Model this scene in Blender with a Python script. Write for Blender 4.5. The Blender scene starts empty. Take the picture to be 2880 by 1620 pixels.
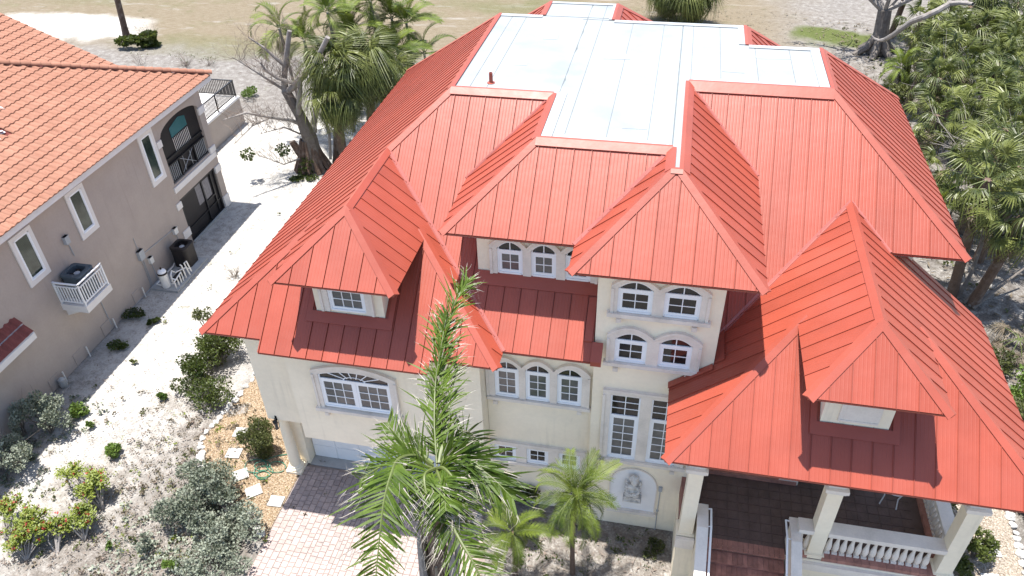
import bpy, math, random
from mathutils import Vector, Matrix
from math import sin, cos, pi, radians, sqrt, atan2
random.seed(7)
RND = random.Random(11)
scene = bpy.context.scene

# ---------------------------------------------------------------- camera, sky, sun, exposure
cam_d = bpy.data.cameras.new("camera")
cam_d.sensor_width = 36.0
cam_d.lens = 27.24
cam_d.clip_start = 0.5
cam_d.clip_end = 2000.0
cam = bpy.data.objects.new("camera", cam_d)
scene.collection.objects.link(cam)
R_AX = Vector((0.979131, 0.201804, -0.024019))
U_AX = Vector((-0.104287, 0.600361, 0.792900))
F_AX = Vector((-0.174431, 0.773848, -0.608878))
mw = Matrix((R_AX, U_AX, -F_AX)).transposed().to_4x4()
mw.translation = Vector((0, 0, 22.75))
cam.matrix_world = mw
scene.camera = cam

SUN_DIR = Vector((0.14, -0.036, -0.989)).normalized()      # the way the light travels
world = bpy.data.worlds.new("World")
scene.world = world
world.use_nodes = True
wn = world.node_tree
sky = wn.nodes.new("ShaderNodeTexSky")
sky.sky_type = 'NISHITA'
sky.sun_disc = False
sky.sun_elevation = math.asin(-SUN_DIR.z)
sky.sun_rotation = atan2(-SUN_DIR.x, -SUN_DIR.y)
sky.air_density = 1.0
sky.dust_density = 1.2
wn.nodes["Background"].inputs[1].default_value = 0.13
wn.links.new(sky.outputs[0], wn.nodes["Background"].inputs[0])
sun_d = bpy.data.lights.new("sun", 'SUN')
sun_d.energy = 4.8
sun_d.angle = radians(0.55)
sun_d.color = (1.0, 0.965, 0.91)
sun = bpy.data.objects.new("sun", sun_d)
scene.collection.objects.link(sun)
sun.rotation_euler = SUN_DIR.to_track_quat('-Z', 'Y').to_euler()
sun.location = (0, 0, 60)
vs = scene.view_settings
vs.view_transform = 'Standard'
vs.look = 'None'
vs.gamma = 1.0
vs.exposure = 1.1
vs.use_curve_mapping = False

# ---------------------------------------------------------------- helpers
def link(o):
    scene.collection.objects.link(o)
    return o

def wloc(o):
    v = Vector((0, 0, 0))
    while o:
        v = v + o.location
        o = o.parent
    return v

def thing(name, label, cat, loc=(0, 0, 0), group=None):
    o = link(bpy.data.objects.new(name, None))
    o.location = loc
    o.empty_display_size = 0.2
    o['label'] = label
    o['category'] = cat
    if group:
        o['group'] = group
    return o

def tag(o, label, cat, group=None):
    o['label'] = label
    o['category'] = cat
    if group:
        o['group'] = group
    return o

class MB:
    """collects faces (world coordinates), then links them as one mesh object"""
    def __init__(s):
        s.v = []; s.f = []; s.m = []; s.uv = {}
    def face(s, pts, mat=0, uv=None):
        i = len(s.v)
        s.v += [tuple(p) for p in pts]
        s.f.append(tuple(range(i, i + len(pts)))); s.m.append(mat)
        if uv: s.uv[len(s.f) - 1] = uv
    def box(s, a, b, mat=0):
        x0, y0, z0 = [min(a[i], b[i]) for i in range(3)]
        x1, y1, z1 = [max(a[i], b[i]) for i in range(3)]
        i = len(s.v)
        s.v += [(x0, y0, z0), (x1, y0, z0), (x1, y1, z0), (x0, y1, z0), (x0, y0, z1), (x1, y0, z1), (x1, y1, z1), (x0, y1, z1)]
        for q in ((3, 2, 1, 0), (4, 5, 6, 7), (0, 1, 5, 4), (1, 2, 6, 5), (2, 3, 7, 6), (3, 0, 4, 7)):
            s.f.append(tuple(i + k for k in q)); s.m.append(mat)
        return s
    def prism(s, poly, d, mat=0):
        """extrude the planar polygon (list of points) by vector d"""
        d = Vector(d); n = len(poly); i = len(s.v)
        P = [Vector(p) for p in poly]
        s.v += [tuple(p) for p in P] + [tuple(p + d) for p in P]
        s.f.append(tuple(range(i, i + n))); s.m.append(mat)
        s.f.append(tuple(range(i + 2 * n - 1, i + n - 1, -1))); s.m.append(mat)
        for k in range(n):
            k2 = (k + 1) % n
            s.f.append((i + k2, i + k, i + n + k, i + n + k2)); s.m.append(mat)
        return s
    def tube(s, pts, rad, n=8, mat=0, cap=True):
        P = [Vector(p) for p in pts]
        if not hasattr(rad, '__len__'): rad = [rad] * len(P)
        prev = None; base = len(s.v)
        for k, p in enumerate(P):
            t = (P[min(k + 1, len(P) - 1)] - P[max(k - 1, 0)])
            t = t.normalized() if t.length > 1e-9 else Vector((0, 0, 1))
            if prev is None:
                a = Vector((0, 0, 1)).cross(t)
                if a.length < 1e-3: a = Vector((1, 0, 0))
            else:
                a = prev - t * prev.dot(t)
            a = a.normalized(); prev = a; b = t.cross(a)
            for j in range(n):
                an = 2 * pi * j / n
                s.v.append(tuple(p + (a * cos(an) + b * sin(an)) * rad[k]))
        for k in range(len(P) - 1):
            for j in range(n):
                j2 = (j + 1) % n
                s.f.append((base + k * n + j, base + k * n + j2, base + (k + 1) * n + j2, base + (k + 1) * n + j)); s.m.append(mat)
        if cap:
            s.f.append(tuple(base + j for j in reversed(range(n)))); s.m.append(mat)
            s.f.append(tuple(base + (len(P) - 1) * n + j for j in range(n))); s.m.append(mat)
        return s
    def lathe(s, c, prof, n=12, mat=0):
        """profile of (radius, z) round the vertical axis at c"""
        base = len(s.v); c = Vector(c)
        for r, z in prof:
            for j in range(n):
                an = 2 * pi * j / n
                s.v.append((c.x + r * cos(an), c.y + r * sin(an), c.z + z))
        for k in range(len(prof) - 1):
            for j in range(n):
                j2 = (j + 1) % n
                s.f.append((base + k * n + j, base + k * n + j2, base + (k + 1) * n + j2, base + (k + 1) * n + j)); s.m.append(mat)
        s.f.append(tuple(base + j for j in reversed(range(n)))); s.m.append(mat)
        s.f.append(tuple(base + (len(prof) - 1) * n + j for j in range(n))); s.m.append(mat)
        return s
    def mesh(s, name, mats, smooth=False, off=(0, 0, 0)):
        me = bpy.data.meshes.new(name)
        o = Vector(off)
        me.from_pydata([(x - o.x, y - o.y, z - o.z) for x, y, z in s.v], [], s.f)
        if not isinstance(mats, (list, tuple)): mats = [mats]
        for m in mats: me.materials.append(m)
        if len(mats) > 1: me.polygons.foreach_set('material_index', s.m)
        if s.uv:
            ul = me.uv_layers.new(name='uv')
            for fi, uv in s.uv.items():
                p = me.polygons[fi]
                for k, li in enumerate(p.loop_indices): ul.data[li].uv = uv[k]
        if smooth: me.polygons.foreach_set('use_smooth', [True] * len(me.polygons))
        me.update()
        return me
    def build(s, name, mats, parent=None, smooth=False, origin=None):
        base = wloc(parent)
        org = Vector(origin) if origin is not None else base
        o = link(bpy.data.objects.new(name, s.mesh(name, mats, smooth, org)))
        o.location = org - base
        o.parent = parent
        return o

def inst(name, me, loc, parent=None, rot=(0, 0, 0), scale=1.0):
    """a further object on shared mesh data (loc in world coordinates)"""
    o = link(bpy.data.objects.new(name, me))
    o.location = Vector(loc) - wloc(parent)
    o.rotation_euler = rot
    o.scale = (scale,) * 3 if not hasattr(scale, '__len__') else scale
    o.parent = parent
    return o

def inst_m(name, me, loc, rot3, parent=None, scale=1.0):
    o = link(bpy.data.objects.new(name, me))
    o.parent = parent
    o.location = Vector(loc) - wloc(parent)
    o.rotation_euler = rot3.to_euler()
    o.scale = (scale,) * 3
    return o

# ---------------------------------------------------------------- materials
class NT:
    def __init__(s, name):
        s.m = bpy.data.materials.new(name); s.m.use_nodes = True
        s.t = s.m.node_tree; s.b = s.t.nodes['Principled BSDF']; s.out = s.t.nodes['Material Output']
    def n(s, typ, **kw):
        nd = s.t.nodes.new('ShaderNode' + typ)
        for k, v in kw.items():
            if k in nd.inputs: s.set(nd.inputs[k], v)
            else: setattr(nd, k, v)
        return nd
    def set(s, inp, v):
        if hasattr(v, 'bl_idname') and hasattr(v, 'outputs'): v = v.outputs[0]
        if hasattr(v, 'links'): s.t.links.new(v, inp)
        else:
            if hasattr(v, '__len__') and len(v) == 3 and inp.type == 'RGBA': v = (*v, 1)
            inp.default_value = v
    def math(s, op, a, b=0.0, c=None):
        nd = s.t.nodes.new('ShaderNodeMath'); nd.operation = op
        s.set(nd.inputs[0], a); s.set(nd.inputs[1], b)
        if c is not None: s.set(nd.inputs[2], c)
        return nd.outputs[0]
    def sstep(s, v, a, b):
        nd = s.t.nodes.new('ShaderNodeMapRange'); nd.interpolation_type = 'SMOOTHSTEP'
        s.set(nd.inputs[0], v); nd.inputs[1].default_value = a; nd.inputs[2].default_value = b
        return nd.outputs[0]
    def noise(s, vec, scale, detail=4, rough=0.55, out=0):
        nd = s.t.nodes.new('ShaderNodeTexNoise')
        s.set(nd.inputs['Vector'], vec); nd.inputs['Scale'].default_value = scale
        nd.inputs['Detail'].default_value = detail; nd.inputs['Roughness'].default_value = rough
        return nd.outputs[out]
    def mix(s, f, a, b, mode='MIX'):
        nd = s.t.nodes.new('ShaderNodeMix'); nd.data_type = 'RGBA'; nd.blend_type = mode
        s.set(nd.inputs[0], f); s.set(nd.inputs[6], a); s.set(nd.inputs[7], b)
        return nd.outputs[2]
    def ramp(s, f, *stops):
        nd = s.t.nodes.new('ShaderNodeValToRGB')
        s.set(nd.inputs[0], f); e = nd.color_ramp.elements
        while len(e) < len(stops): e.new(0.5)
        for el, (p, c) in zip(e, stops):
            el.position = p; el.color = (*c, 1) if len(c) == 3 else c
        return nd.outputs[0]
    def bump(s, h, strength=0.3, dist=0.02):
        nd = s.t.nodes.new('ShaderNodeBump')
        s.set(nd.inputs['Height'], h); nd.inputs['Strength'].default_value = strength; nd.inputs['Distance'].default_value = dist
        s.t.links.new(nd.outputs[0], s.b.inputs['Normal'])
    def pos(s): return s.n('NewGeometry').outputs['Position']
    def obj(s): return s.n('TexCoord').outputs['Object']
    def rnd(s): return s.n('ObjectInfo').outputs['Random']

def mat(name, col, rough=0.6, var=0.12, scale=3.0, bump=0.0, bscale=40.0, spec=0.4, metal=0.0, dirt=None, objrnd=0.0, big=None, streak=None):
    """procedural: mottled colour (two noises), optional dirt colour, fine relief"""
    k = NT(name); p = k.pos()
    n1 = k.noise(p, scale, 5); n2 = k.noise(p, scale * 9, 3)
    f = k.math('ADD', k.math('MULTIPLY', n1, 0.65), k.math('MULTIPLY', n2, 0.35))
    lo = tuple(c * (1 - var * 1.6) for c in col); hi = tuple(min(1, c * (1 + var * 1.3)) for c in col)
    c = k.ramp(f, (0.3, lo), (0.7, hi))
    if dirt:
        d = k.sstep(k.noise(p, big or scale * 0.4, 6, 0.62), 0.5, 0.72)
        c = k.mix(k.math('MULTIPLY', d, dirt[1]), c, dirt[0])
    if streak:
        mp = k.n('Mapping'); k.set(mp.inputs[0], p); mp.inputs['Scale'].default_value = (4.0, 4.0, 0.28)
        st_ = k.math('MULTIPLY', k.sstep(k.noise(mp, 1.0, 5, 0.6), 0.52, 0.75), k.sstep(k.noise(p, 0.5, 3), 0.42, 0.62))
        c = k.mix(k.math('MULTIPLY', st_, streak[1]), c, streak[0])
    if objrnd:
        h = k.n('HueSaturation', Color=c)
        k.set(h.inputs['Value'], k.math('ADD', 1 - objrnd, k.math('MULTIPLY', k.rnd(), 2 * objrnd)))
        c = h
    k.set(k.b.inputs['Base Color'], c)
    k.b.inputs['Roughness'].default_value = rough
    k.b.inputs['Metallic'].default_value = metal
    k.b.inputs['Specular IOR Level'].default_value = spec
    if bump: k.bump(k.noise(p, bscale, 4), bump, 0.03)
    return k.m

def leaf_mat(name, c1, c2, trans=0.25, rough=0.42, tip=None, scale=2.0, spec=0.4):
    """leaf: colour varies from leaf to leaf and plant to plant, some light passes through"""
    k = NT(name); p = k.pos()
    f = k.math('ADD', k.math('MULTIPLY', k.noise(p, scale, 3), 0.6), k.math('MULTIPLY', k.noise(p, scale * 14, 2), 0.4))
    f = k.math('ADD', f, k.math('MULTIPLY', k.math('SUBTRACT', k.rnd(), 0.5), 0.22))
    c = k.ramp(f, (0.34, c1), (0.66, c2))
    if tip: c = k.mix(k.sstep(k.noise(p, 5.0, 2), 0.62, 0.7), c, tip)
    k.set(k.b.inputs['Base Color'], c)
    k.b.inputs['Roughness'].default_value = rough
    k.b.inputs['Specular IOR Level'].default_value = spec
    tr = k.n('BsdfTranslucent'); k.set(tr.inputs[0], k.mix(0.5, c, (0.25, 0.3, 0.05)))
    mx = k.n('MixShader'); mx.inputs[0].default_value = trans
    k.t.links.new(k.b.outputs[0], mx.inputs[1]); k.t.links.new(tr.outputs[0], mx.inputs[2])
    k.t.links.new(mx.outputs[0], k.out.inputs[0])
    return k.m

def roof_metal(name, col, rib=True):
    k = NT(name); p = k.pos()
    n = k.noise(p, 0.7, 5)
    c = k.ramp(n, (0.3, tuple(x * 0.90 for x in col)), (0.7, tuple(min(1, x * 1.08) for x in col)))
    spot = k.sstep(k.noise(p, 1.3, 6, 0.7), 0.69, 0.78)             # chalky weathering
    mp = k.n('Mapping'); k.set(mp.inputs[0], p); mp.inputs['Scale'].default_value = (1.2, 1.2, 0.5)
    fade = k.sstep(k.noise(mp, 0.55, 5, 0.6), 0.42, 0.66)
    c = k.mix(k.math('MULTIPLY', fade, 0.14), c, (0.36, 0.105, 0.08))
    c = k.mix(k.math('MULTIPLY', spot, 0.30), c, (0.42, 0.24, 0.21))
    h = k.n('HueSaturation', Color=c)
    k.set(h.inputs['Value'], k.math('ADD', 0.93, k.math('MULTIPLY', k.rnd(), 0.14)))
    k.set(k.b.inputs['Base Color'], h)
    k.set(k.b.inputs['Roughness'], k.math('ADD', 0.36, k.math('MULTIPLY', k.noise(p, 3.0, 4), 0.16)))
    k.b.inputs['Specular IOR Level'].default_value = 0.42
    if rib:
        uv = k.n('UVMap'); uv.uv_map = 'uv'
        sx = k.n('SeparateXYZ', Vector=uv)
        w = k.math('SINE', k.math('MULTIPLY', sx.outputs[0], 2 * pi / 0.094))
        hgt = k.math('ADD', k.math('MULTIPLY', k.math('POWER', k.math('MAXIMUM', w, 0.0), 3.0), 1.0), k.math('MULTIPLY', k.noise(p, 0.9, 3), 4.0))
        k.bump(hgt, 0.5, 0.006)
    else:
        k.bump(k.noise(p, 2.2, 3), 0.3, 0.02)
    return k.m

RED = (0.285, 0.057, 0.033)
M = {}
M['red'] = roof_metal('red_standing_seam_metal', RED)
M['redflat'] = roof_metal('red_flashing_metal', (0.295, 0.062, 0.038), False)
M['deck'] = mat('shadow_toned_deck', (0.12, 0.02, 0.015), 0.8)  # dark tone paints the seams' side shadow, seen through the panel gaps
M['pinkflash'] = roof_metal('faded_valley_metal', (0.38, 0.13, 0.11), False)
M['membrane'] = mat('white_roof_membrane', (0.262, 0.278, 0.285), 0.55, 0.05, 0.8, 0.12, 18, dirt=((0.19, 0.215, 0.23), 0.6), big=0.45, objrnd=0.03)
M['coping'] = mat('white_coping_metal', (0.33, 0.345, 0.35), 0.4, 0.03)
M['gapgrey'] = mat('grey_seam_tear', (0.14, 0.16, 0.165), 0.8)
M['stucco'] = mat('cream_stucco', (0.88, 0.785, 0.615), 0.85, 0.05, 0.8, 0.25, 60, dirt=((0.55, 0.50, 0.40), 0.25), big=0.35, streak=((0.45, 0.40, 0.32), 0.35))
M['trim'] = mat('cast_stone_trim', (0.74, 0.675, 0.60), 0.85, 0.08, 2.0, 0.15, 50, dirt=((0.40, 0.36, 0.31), 0.35), big=1.2)
M['white'] = mat('white_paint', (0.80, 0.80, 0.80), 0.45, 0.03)
M['vinyl'] = mat('white_vinyl_frame', (0.82, 0.84, 0.86), 0.35, 0.02)
M['glassdark'] = None

def glass(name, c1, c2, rough=0.06):
    k = NT(name); p = k.pos()
    n = k.noise(p, 1.6, 4)
    sz = k.n('SeparateXYZ', Vector=p)
    bl = k.math('MULTIPLY', k.math('ADD', k.math('SINE', k.math('MULTIPLY', sz.outputs[2], 2 * pi / 0.055)), 1.0), 0.25)
    f = k.math('ADD', k.math('MULTIPLY', n, 0.8), k.math('MULTIPLY', bl, 0.35))
    k.set(k.b.inputs['Base Color'], k.ramp(f, (0.3, c1), (0.72, c2)))
    k.b.inputs['Roughness'].default_value = rough
    k.b.inputs['Specular IOR Level'].default_value = 0.6
    return k.m
M['glassdark'] = glass('dark_window_glass', (0.006, 0.006, 0.008), (0.02, 0.019, 0.018))
M['glassblind'] = glass('glass_before_blinds', (0.05, 0.06, 0.065), (0.15, 0.15, 0.145), 0.1)
M['glassteal'] = glass('teal_glass', (0.035, 0.12, 0.13), (0.06, 0.17, 0.18), 0.15)
M['garage'] = mat('white_garage_door', (0.84, 0.84, 0.83), 0.5, 0.02)
M['concrete'] = mat('grey_concrete', (0.36, 0.36, 0.35), 0.85, 0.12, 3, 0.2)
M['black'] = mat('black_metal', (0.014, 0.014, 0.016), 0.4, 0.1)
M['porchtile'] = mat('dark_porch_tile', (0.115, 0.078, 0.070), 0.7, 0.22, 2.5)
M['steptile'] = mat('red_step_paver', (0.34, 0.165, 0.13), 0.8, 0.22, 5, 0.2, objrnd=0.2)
M['statue'] = mat('weathered_statue_stone', (0.60, 0.58, 0.54), 0.85, 0.2, 6, 0.3, 40, dirt=((0.22, 0.2, 0.18), 0.7), big=7)
M['grey'] = mat('grey_utility_metal', (0.38, 0.40, 0.42), 0.45, 0.05)

# ---------------------------------------------------------------- ground
def ground_mat():
    k = NT('sandy_ground'); p = k.obj()
    dn = k.n('TexNoise', Scale=0.22, Detail=4.0); k.set(dn.inputs['Vector'], p)
    pd = k.n('VectorMath', operation='MULTIPLY_ADD')
    k.set(pd.inputs[0], k.n('VectorMath', operation='SUBTRACT').outputs[0])
    sub = pd.inputs[0].links[0].from_node
    k.set(sub.inputs[0], dn.outputs['Color']); sub.inputs[1].default_value = (0.5, 0.5, 0.5)
    pd.inputs[1].default_value = (7, 7, 0); k.set(pd.inputs[2], p)
    w = pd.outputs[0]
    sx = k.n('SeparateXYZ', Vector=w); X, Y = sx.outputs[0], sx.outputs[1]
    def ell(cx, cy, rx, ry, soft=0.35):
        a = k.math('DIVIDE', k.math('SUBTRACT', X, cx), rx); b = k.math('DIVIDE', k.math('SUBTRACT', Y, cy), ry)
        d = k.math('SQRT', k.math('ADD', k.math('MULTIPLY', a, a), k.math('MULTIPLY', b, b)))
        return k.sstep(d, 1 + soft, 1 - soft)
    fine = k.noise(p, 14, 5, 0.7); mid = k.noise(p, 2.2, 6, 0.68); broad = k.noise(p, 0.35, 5, 0.6); grit = k.noise(p, 60, 2, 0.6)
    SAND = k.ramp(k.math('ADD', k.math('MULTIPLY', mid, 0.6), k.math('MULTIPLY', fine, 0.4)), (0.34, (0.23, 0.215, 0.19)), (0.56, (0.46, 0.44, 0.41)))
    MULCH = k.ramp(k.math('ADD', k.math('MULTIPLY', mid, 0.5), k.math('MULTIPLY', fine, 0.5)), (0.34, (0.095, 0.08, 0.066)), (0.50, (0.19, 0.17, 0.15)), (0.64, (0.37, 0.35, 0.32)))
    DIRT = k.ramp(k.math('ADD', k.math('MULTIPLY', mid, 0.6), k.math('MULTIPLY', fine, 0.4)), (0.34, (0.115, 0.10, 0.087)), (0.52, (0.19, 0.175, 0.16)), (0.66, (0.29, 0.28, 0.26)))
    sv = k.n('Mapping'); k.set(sv.inputs[0], p); sv.inputs['Scale'].default_value = (0.5, 2.2, 1)
    GRASS = k.ramp(k.math('ADD', k.math('MULTIPLY', k.noise(sv, 3.0, 7, 0.75), 0.6), k.math('MULTIPLY', fine, 0.4)), (0.33, (0.115, 0.09, 0.057)), (0.5, (0.17, 0.138, 0.095)), (0.66, (0.23, 0.20, 0.15)))
    GREEN = k.ramp(fine, (0.3, (0.045, 0.062, 0.017)), (0.7, (0.12, 0.135, 0.045)))
    FOREST = k.ramp(k.math('ADD', k.math('MULTIPLY', mid, 0.6), k.math('MULTIPLY', fine, 0.4)), (0.36, (0.05, 0.042, 0.036)), (0.5, (0.14, 0.125, 0.11)), (0.62, (0.30, 0.285, 0.26)))
    c = DIRT
    # the sand alley between the two houses
    c = k.mix(ell(-20.5, 30, 5.6, 13.5, 0.3), c, SAND)
    c = k.mix(ell(-23.0, 40, 6.5, 6, 0.3), c, SAND)
    c = k.mix(k.math('MULTIPLY', ell(-20.0, 16.5, 3.0, 5.5, 0.5), 0.8), c, SAND)
    c = k.mix(k.math('MULTIPLY', ell(-16.5, 14.5, 3.6, 6.5, 0.45), k.math('ADD', 0.35, k.math('MULTIPLY', k.sstep(broad, 0.42, 0.58), 0.6))), c, MULCH)
    c = k.mix(ell(-1.0, 15.3, 4.5, 1.9, 0.3), c, MULCH)
    c = k.mix(k.math('MULTIPLY', ell(-13.5, 10.5, 5, 3.4, 0.4), 0.8), c, MULCH)
    # golf course beyond
    lawn = k.math('MULTIPLY', k.sstep(Y, 54.5, 58.5), k.sstep(X, 14.0, 4.0))
    c = k.mix(lawn, c, GRASS)
    patch = k.math('MULTIPLY', k.sstep(k.noise(p, 0.23, 5, 0.62), 0.53, 0.66), k.math('MULTIPLY', lawn, 0.22))
    c = k.mix(patch, c, GREEN)
    wear = k.math('MULTIPLY', k.sstep(k.noise(sv, 0.35, 6, 0.7), 0.56, 0.68), k.math('MULTIPLY', lawn, 0.55))
    c = k.mix(wear, c, (0.29, 0.27, 0.245))
    c = k.mix(ell(-53.5, 60.0, 7.5, 2.7, 0.35), c, SAND)
    c = k.mix(k.math('MULTIPLY', ell(-36, 57.5, 9, 2.2, 0.5), 0.3), c, GREEN)
    c = k.mix(k.math('MULTIPLY', ell(-60, 69, 9, 3, 0.5), 0.3), c, GREEN)
    c = k.mix(k.math('MULTIPLY', ell(-14, 70.5, 7, 2.2, 0.5), 0.4), c, GREEN)
    c = k.mix(ell(12.8, 66.0, 3.2, 2.3, 0.3), c, GREEN)
    # the palm grove floor
    c = k.mix(k.math('MULTIPLY', k.math('MULTIPLY', k.sstep(X, 11.5, 14.5), k.sstep(Y, 62, 52)), 0.9), c, FOREST)
    c = k.mix(k.math('MULTIPLY', ell(15.5, 22, 2.6, 8, 0.3), 0.9), c, FOREST)
    # weeds in the sand
    weeds = k.math('MULTIPLY', k.sstep(k.noise(p, 0.9, 6, 0.7), 0.60, 0.68), 0.45)
    c = k.mix(weeds, c, (0.095, 0.09, 0.05))
    spk = k.sstep(grit, 0.62, 0.72)
    c = k.mix(k.math('MULTIPLY', spk, 0.2), c, (0.40, 0.385, 0.36))
    dk = k.sstep(k.noise(p, 22, 4, 0.7), 0.62, 0.72)
    c = k.mix(k.math('MULTIPLY', dk, 0.3), c, (0.09, 0.078, 0.066))
    k.set(k.b.inputs['Base Color'], c)
    k.b.inputs['Roughness'].default_value = 0.95
    k.b.inputs['Specular IOR Level'].default_value = 0.1
    k.bump(k.math('ADD', k.math('MULTIPLY', mid, 1.0), k.math('MULTIPLY', fine, 0.5)), 0.55, 0.12)
    return k.m
M['ground'] = ground_mat()

def make_ground():
    from mathutils import noise as N
    xs = [-400, -200, -120] + [-80 + i * 1.0 for i in range(131)] + [90, 200, 400]
    ys = [-200, -60, 0] + [4 + i * 1.0 for i in range(97)] + [160, 300, 700]
    vs_, fs = [], []
    for y in ys:
        for x in xs:
            flat = 1.0
            if -14 < x < 12 and 11 < y < 36: flat = 0.0
            if x < -21.5 and y < 46: flat = 0.0
            vs_.append((x, y, -0.06 + flat * 0.10 * N.noise((x * 0.33, y * 0.33, 1.7)) if flat else -0.02))
    nx = len(xs)
    for j in range(len(ys) - 1):
        for i in range(nx - 1):
            fs.append((j * nx + i, j * nx + i + 1, (j + 1) * nx + i + 1, (j + 1) * nx + i))
    me = bpy.data.meshes.new('ground'); me.from_pydata(vs_, [], fs); me.materials.append(M['ground'])
    me.polygons.foreach_set('use_smooth', [True] * len(fs))
    o = link(bpy.data.objects.new('ground', me)); o['kind'] = 'structure'
make_ground()

# ---------------------------------------------------------------- the red roofed house
ZF, K = 12.95, 0.8117
HOUSE = thing('red_roofed_house', 'large cream stucco house with red standing seam metal roof and white flat top', 'house', (-2.0, 16.0, 0.0))
XL, XCL, XT1, XT2, XR = -6.78, -3.521, 0.209, 0.518, 4.855
YF1, YFC, YA, YF2 = 22.244, 19.233, 18.01, 23.788
YB1, YB2, YB3, YB4, XB, XB2, XC = 29.379, 31.059, 29.183, 27.243, -5.078, -2.35, 2.428
SN = K / sqrt(1 + K * K); CN = 1 / sqrt(1 + K * K)

def clip(poly, a, b, c):
    """keep the part of a 2D polygon where a*u + b*v >= c"""
    out = []
    for i in range(len(poly)):
        p, q = poly[i], poly[(i + 1) % len(poly)]
        dp = a * p[0] + b * p[1] - c; dq = a * q[0] + b * q[1] - c
        if dp >= 0: out.append(p)
        if (dp >= 0) != (dq >= 0):
            t = dp / (dp - dq)
            out.append((p[0] + (q[0] - p[0]) * t, p[1] + (q[1] - p[1]) * t))
    return out

# a roof face is given in plan by convex pieces; direction 'd' says which way it slopes down
DOWN = {'-y': (0, -1), '+y': (0, 1), '-x': (-1, 0), '+x': (1, 0)}
class Slope:
    def __init__(s, d, ref, z0):
        s.d = DOWN[d]; s.ref = ref; s.z0 = z0      # height z0 on the plan line  (coordinate along d) = ref
        s.n = Vector((s.d[0] * SN, s.d[1] * SN, CN))
        s.e = Vector((0, 0, 1)).cross(Vector((s.d[0], s.d[1], 0)))        # along the eave
    def z(s, x, y):
        c = x if s.d[0] else y
        sg = s.d[0] or s.d[1]
        return s.z0 - K * (c - s.ref) * sg
    def P(s, x, y, off=0.0):
        return Vector((x, y, s.z(x, y))) + s.n * off
    def uv(s, x, y):
        return (x, y) if not s.d[0] else (y, x)
deck = MB()
SEAM_W = 0.492
def roof_face(sl, pieces, phase=0.0, w=SEAM_W, panels=True):
    ax = 1 if sl.d[0] else 0                      # plan axis that runs along the eave
    for pc in pieces:
        deck.face([sl.P(x, y, -0.035) for x, y in pc])
    if not panels: return
    us = [p[ax] for pc in pieces for p in pc]
    k0 = math.floor((min(us) - phase) / w); k1 = math.ceil((max(us) - phase) / w)
    for k in range(k0, k1):
        a, b = phase + k * w, phase + (k + 1) * w
        runs = []
        for pc in pieces:
            pl = [(p[ax], p[1 - ax]) for p in pc]
            pl = clip(clip(pl, 1, 0, a + 0.006), -1, 0, -(b - 0.007))  # open gap bares the dark deck as a painted shadow line
            if len(pl) < 3: continue
            ar = abs(sum(pl[i][0] * pl[(i + 1) % len(pl)][1] - pl[(i + 1) % len(pl)][0] * pl[i][1] for i in range(len(pl)))) / 2
            if ar < 0.004: continue
            lo, hi = min(v for u, v in pl), max(v for u, v in pl)
            for r_ in runs:
                if lo < r_[1] + .02 and hi > r_[0] - .02: r_[0] = min(lo, r_[0]); r_[1] = max(hi, r_[1]); mb = r_[2]; break
            else:
                mb = MB(); runs.append([lo, hi, mb])
            xy = [(u, v) if ax == 0 else (v, u) for u, v in pl]
            mb.face([sl.P(x, y) for x, y in xy], 0, [(u - a, v) for u, v in pl])
            # the standing seam along side b, and a low one along side a
            for u, h, tw in ((b - 0.007, 0.026, -0.012),):
                vs2 = [v for uu, v in pl if abs(uu - u) < 1e-5]
                if len(vs2) >= 2 and max(vs2) - min(vs2) > 0.05:
                    v0, v1 = min(vs2), max(vs2)
                    def q(uu, v): return (uu, v) if ax == 0 else (v, uu)
                    a0, a1 = sl.P(*q(u, v0)), sl.P(*q(u, v1)); b0, b1 = sl.P(*q(u + tw, v0)), sl.P(*q(u + tw, v1))
                    up = sl.n * h; dn = sl.n * -0.03
                    mb.face([a0 + dn, a1 + dn, a1 + up, a0 + up], 0, [(0, 0)] * 4); mb.face([b0, b1, b1 + up, b0 + up], 0, [(0, 0)] * 4)
                    mb.face([a0 + up, a1 + up, b1 + up, b0 + up], 0, [(0, 0)] * 4)
                    mb.face([a0 + dn, a0 + up, b0 + up, b0 + dn], 0, [(0, 0)] * 4); mb.face([a1 + dn, a1 + up, b1 + up, b1 + dn], 0, [(0, 0)] * 4)
        for r_ in runs: r_[2].build('roof_panel', M['red'], HOUSE)

zLe = 7.855; dL_ = (ZF - zLe) / K; XLE = XL - dL_
zLr = 11.568; dr = (ZF - zLr) / K; XLR = XL - dr; YLR = YF1 - dr
YLE = 15.243; YLD = 17.062; DL = 1.827; YLH = YLE + (XLR - XLE)           # YLH: hidden apex of the left wing hip
XLE2 = 2 * XLR - XLE; YEV = YF1 - dL_; YBK = YB1 + dL_
XB_1, XB_2, BUMP = -11.085, -5.881, 0.308
zTe = 11.086; dT = (ZF - zTe) / K
zRe = 9.808; dR = (ZF - zRe) / K
XPR, zPr, YPD, DP, WP, YPE = 5.503, 10.715, 15.581, 1.603, 4.679, 13.616
YPR = YF2 - (ZF - zPr) / K; YPH = YPE + WP; zPe = zPr - K * WP

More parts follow.
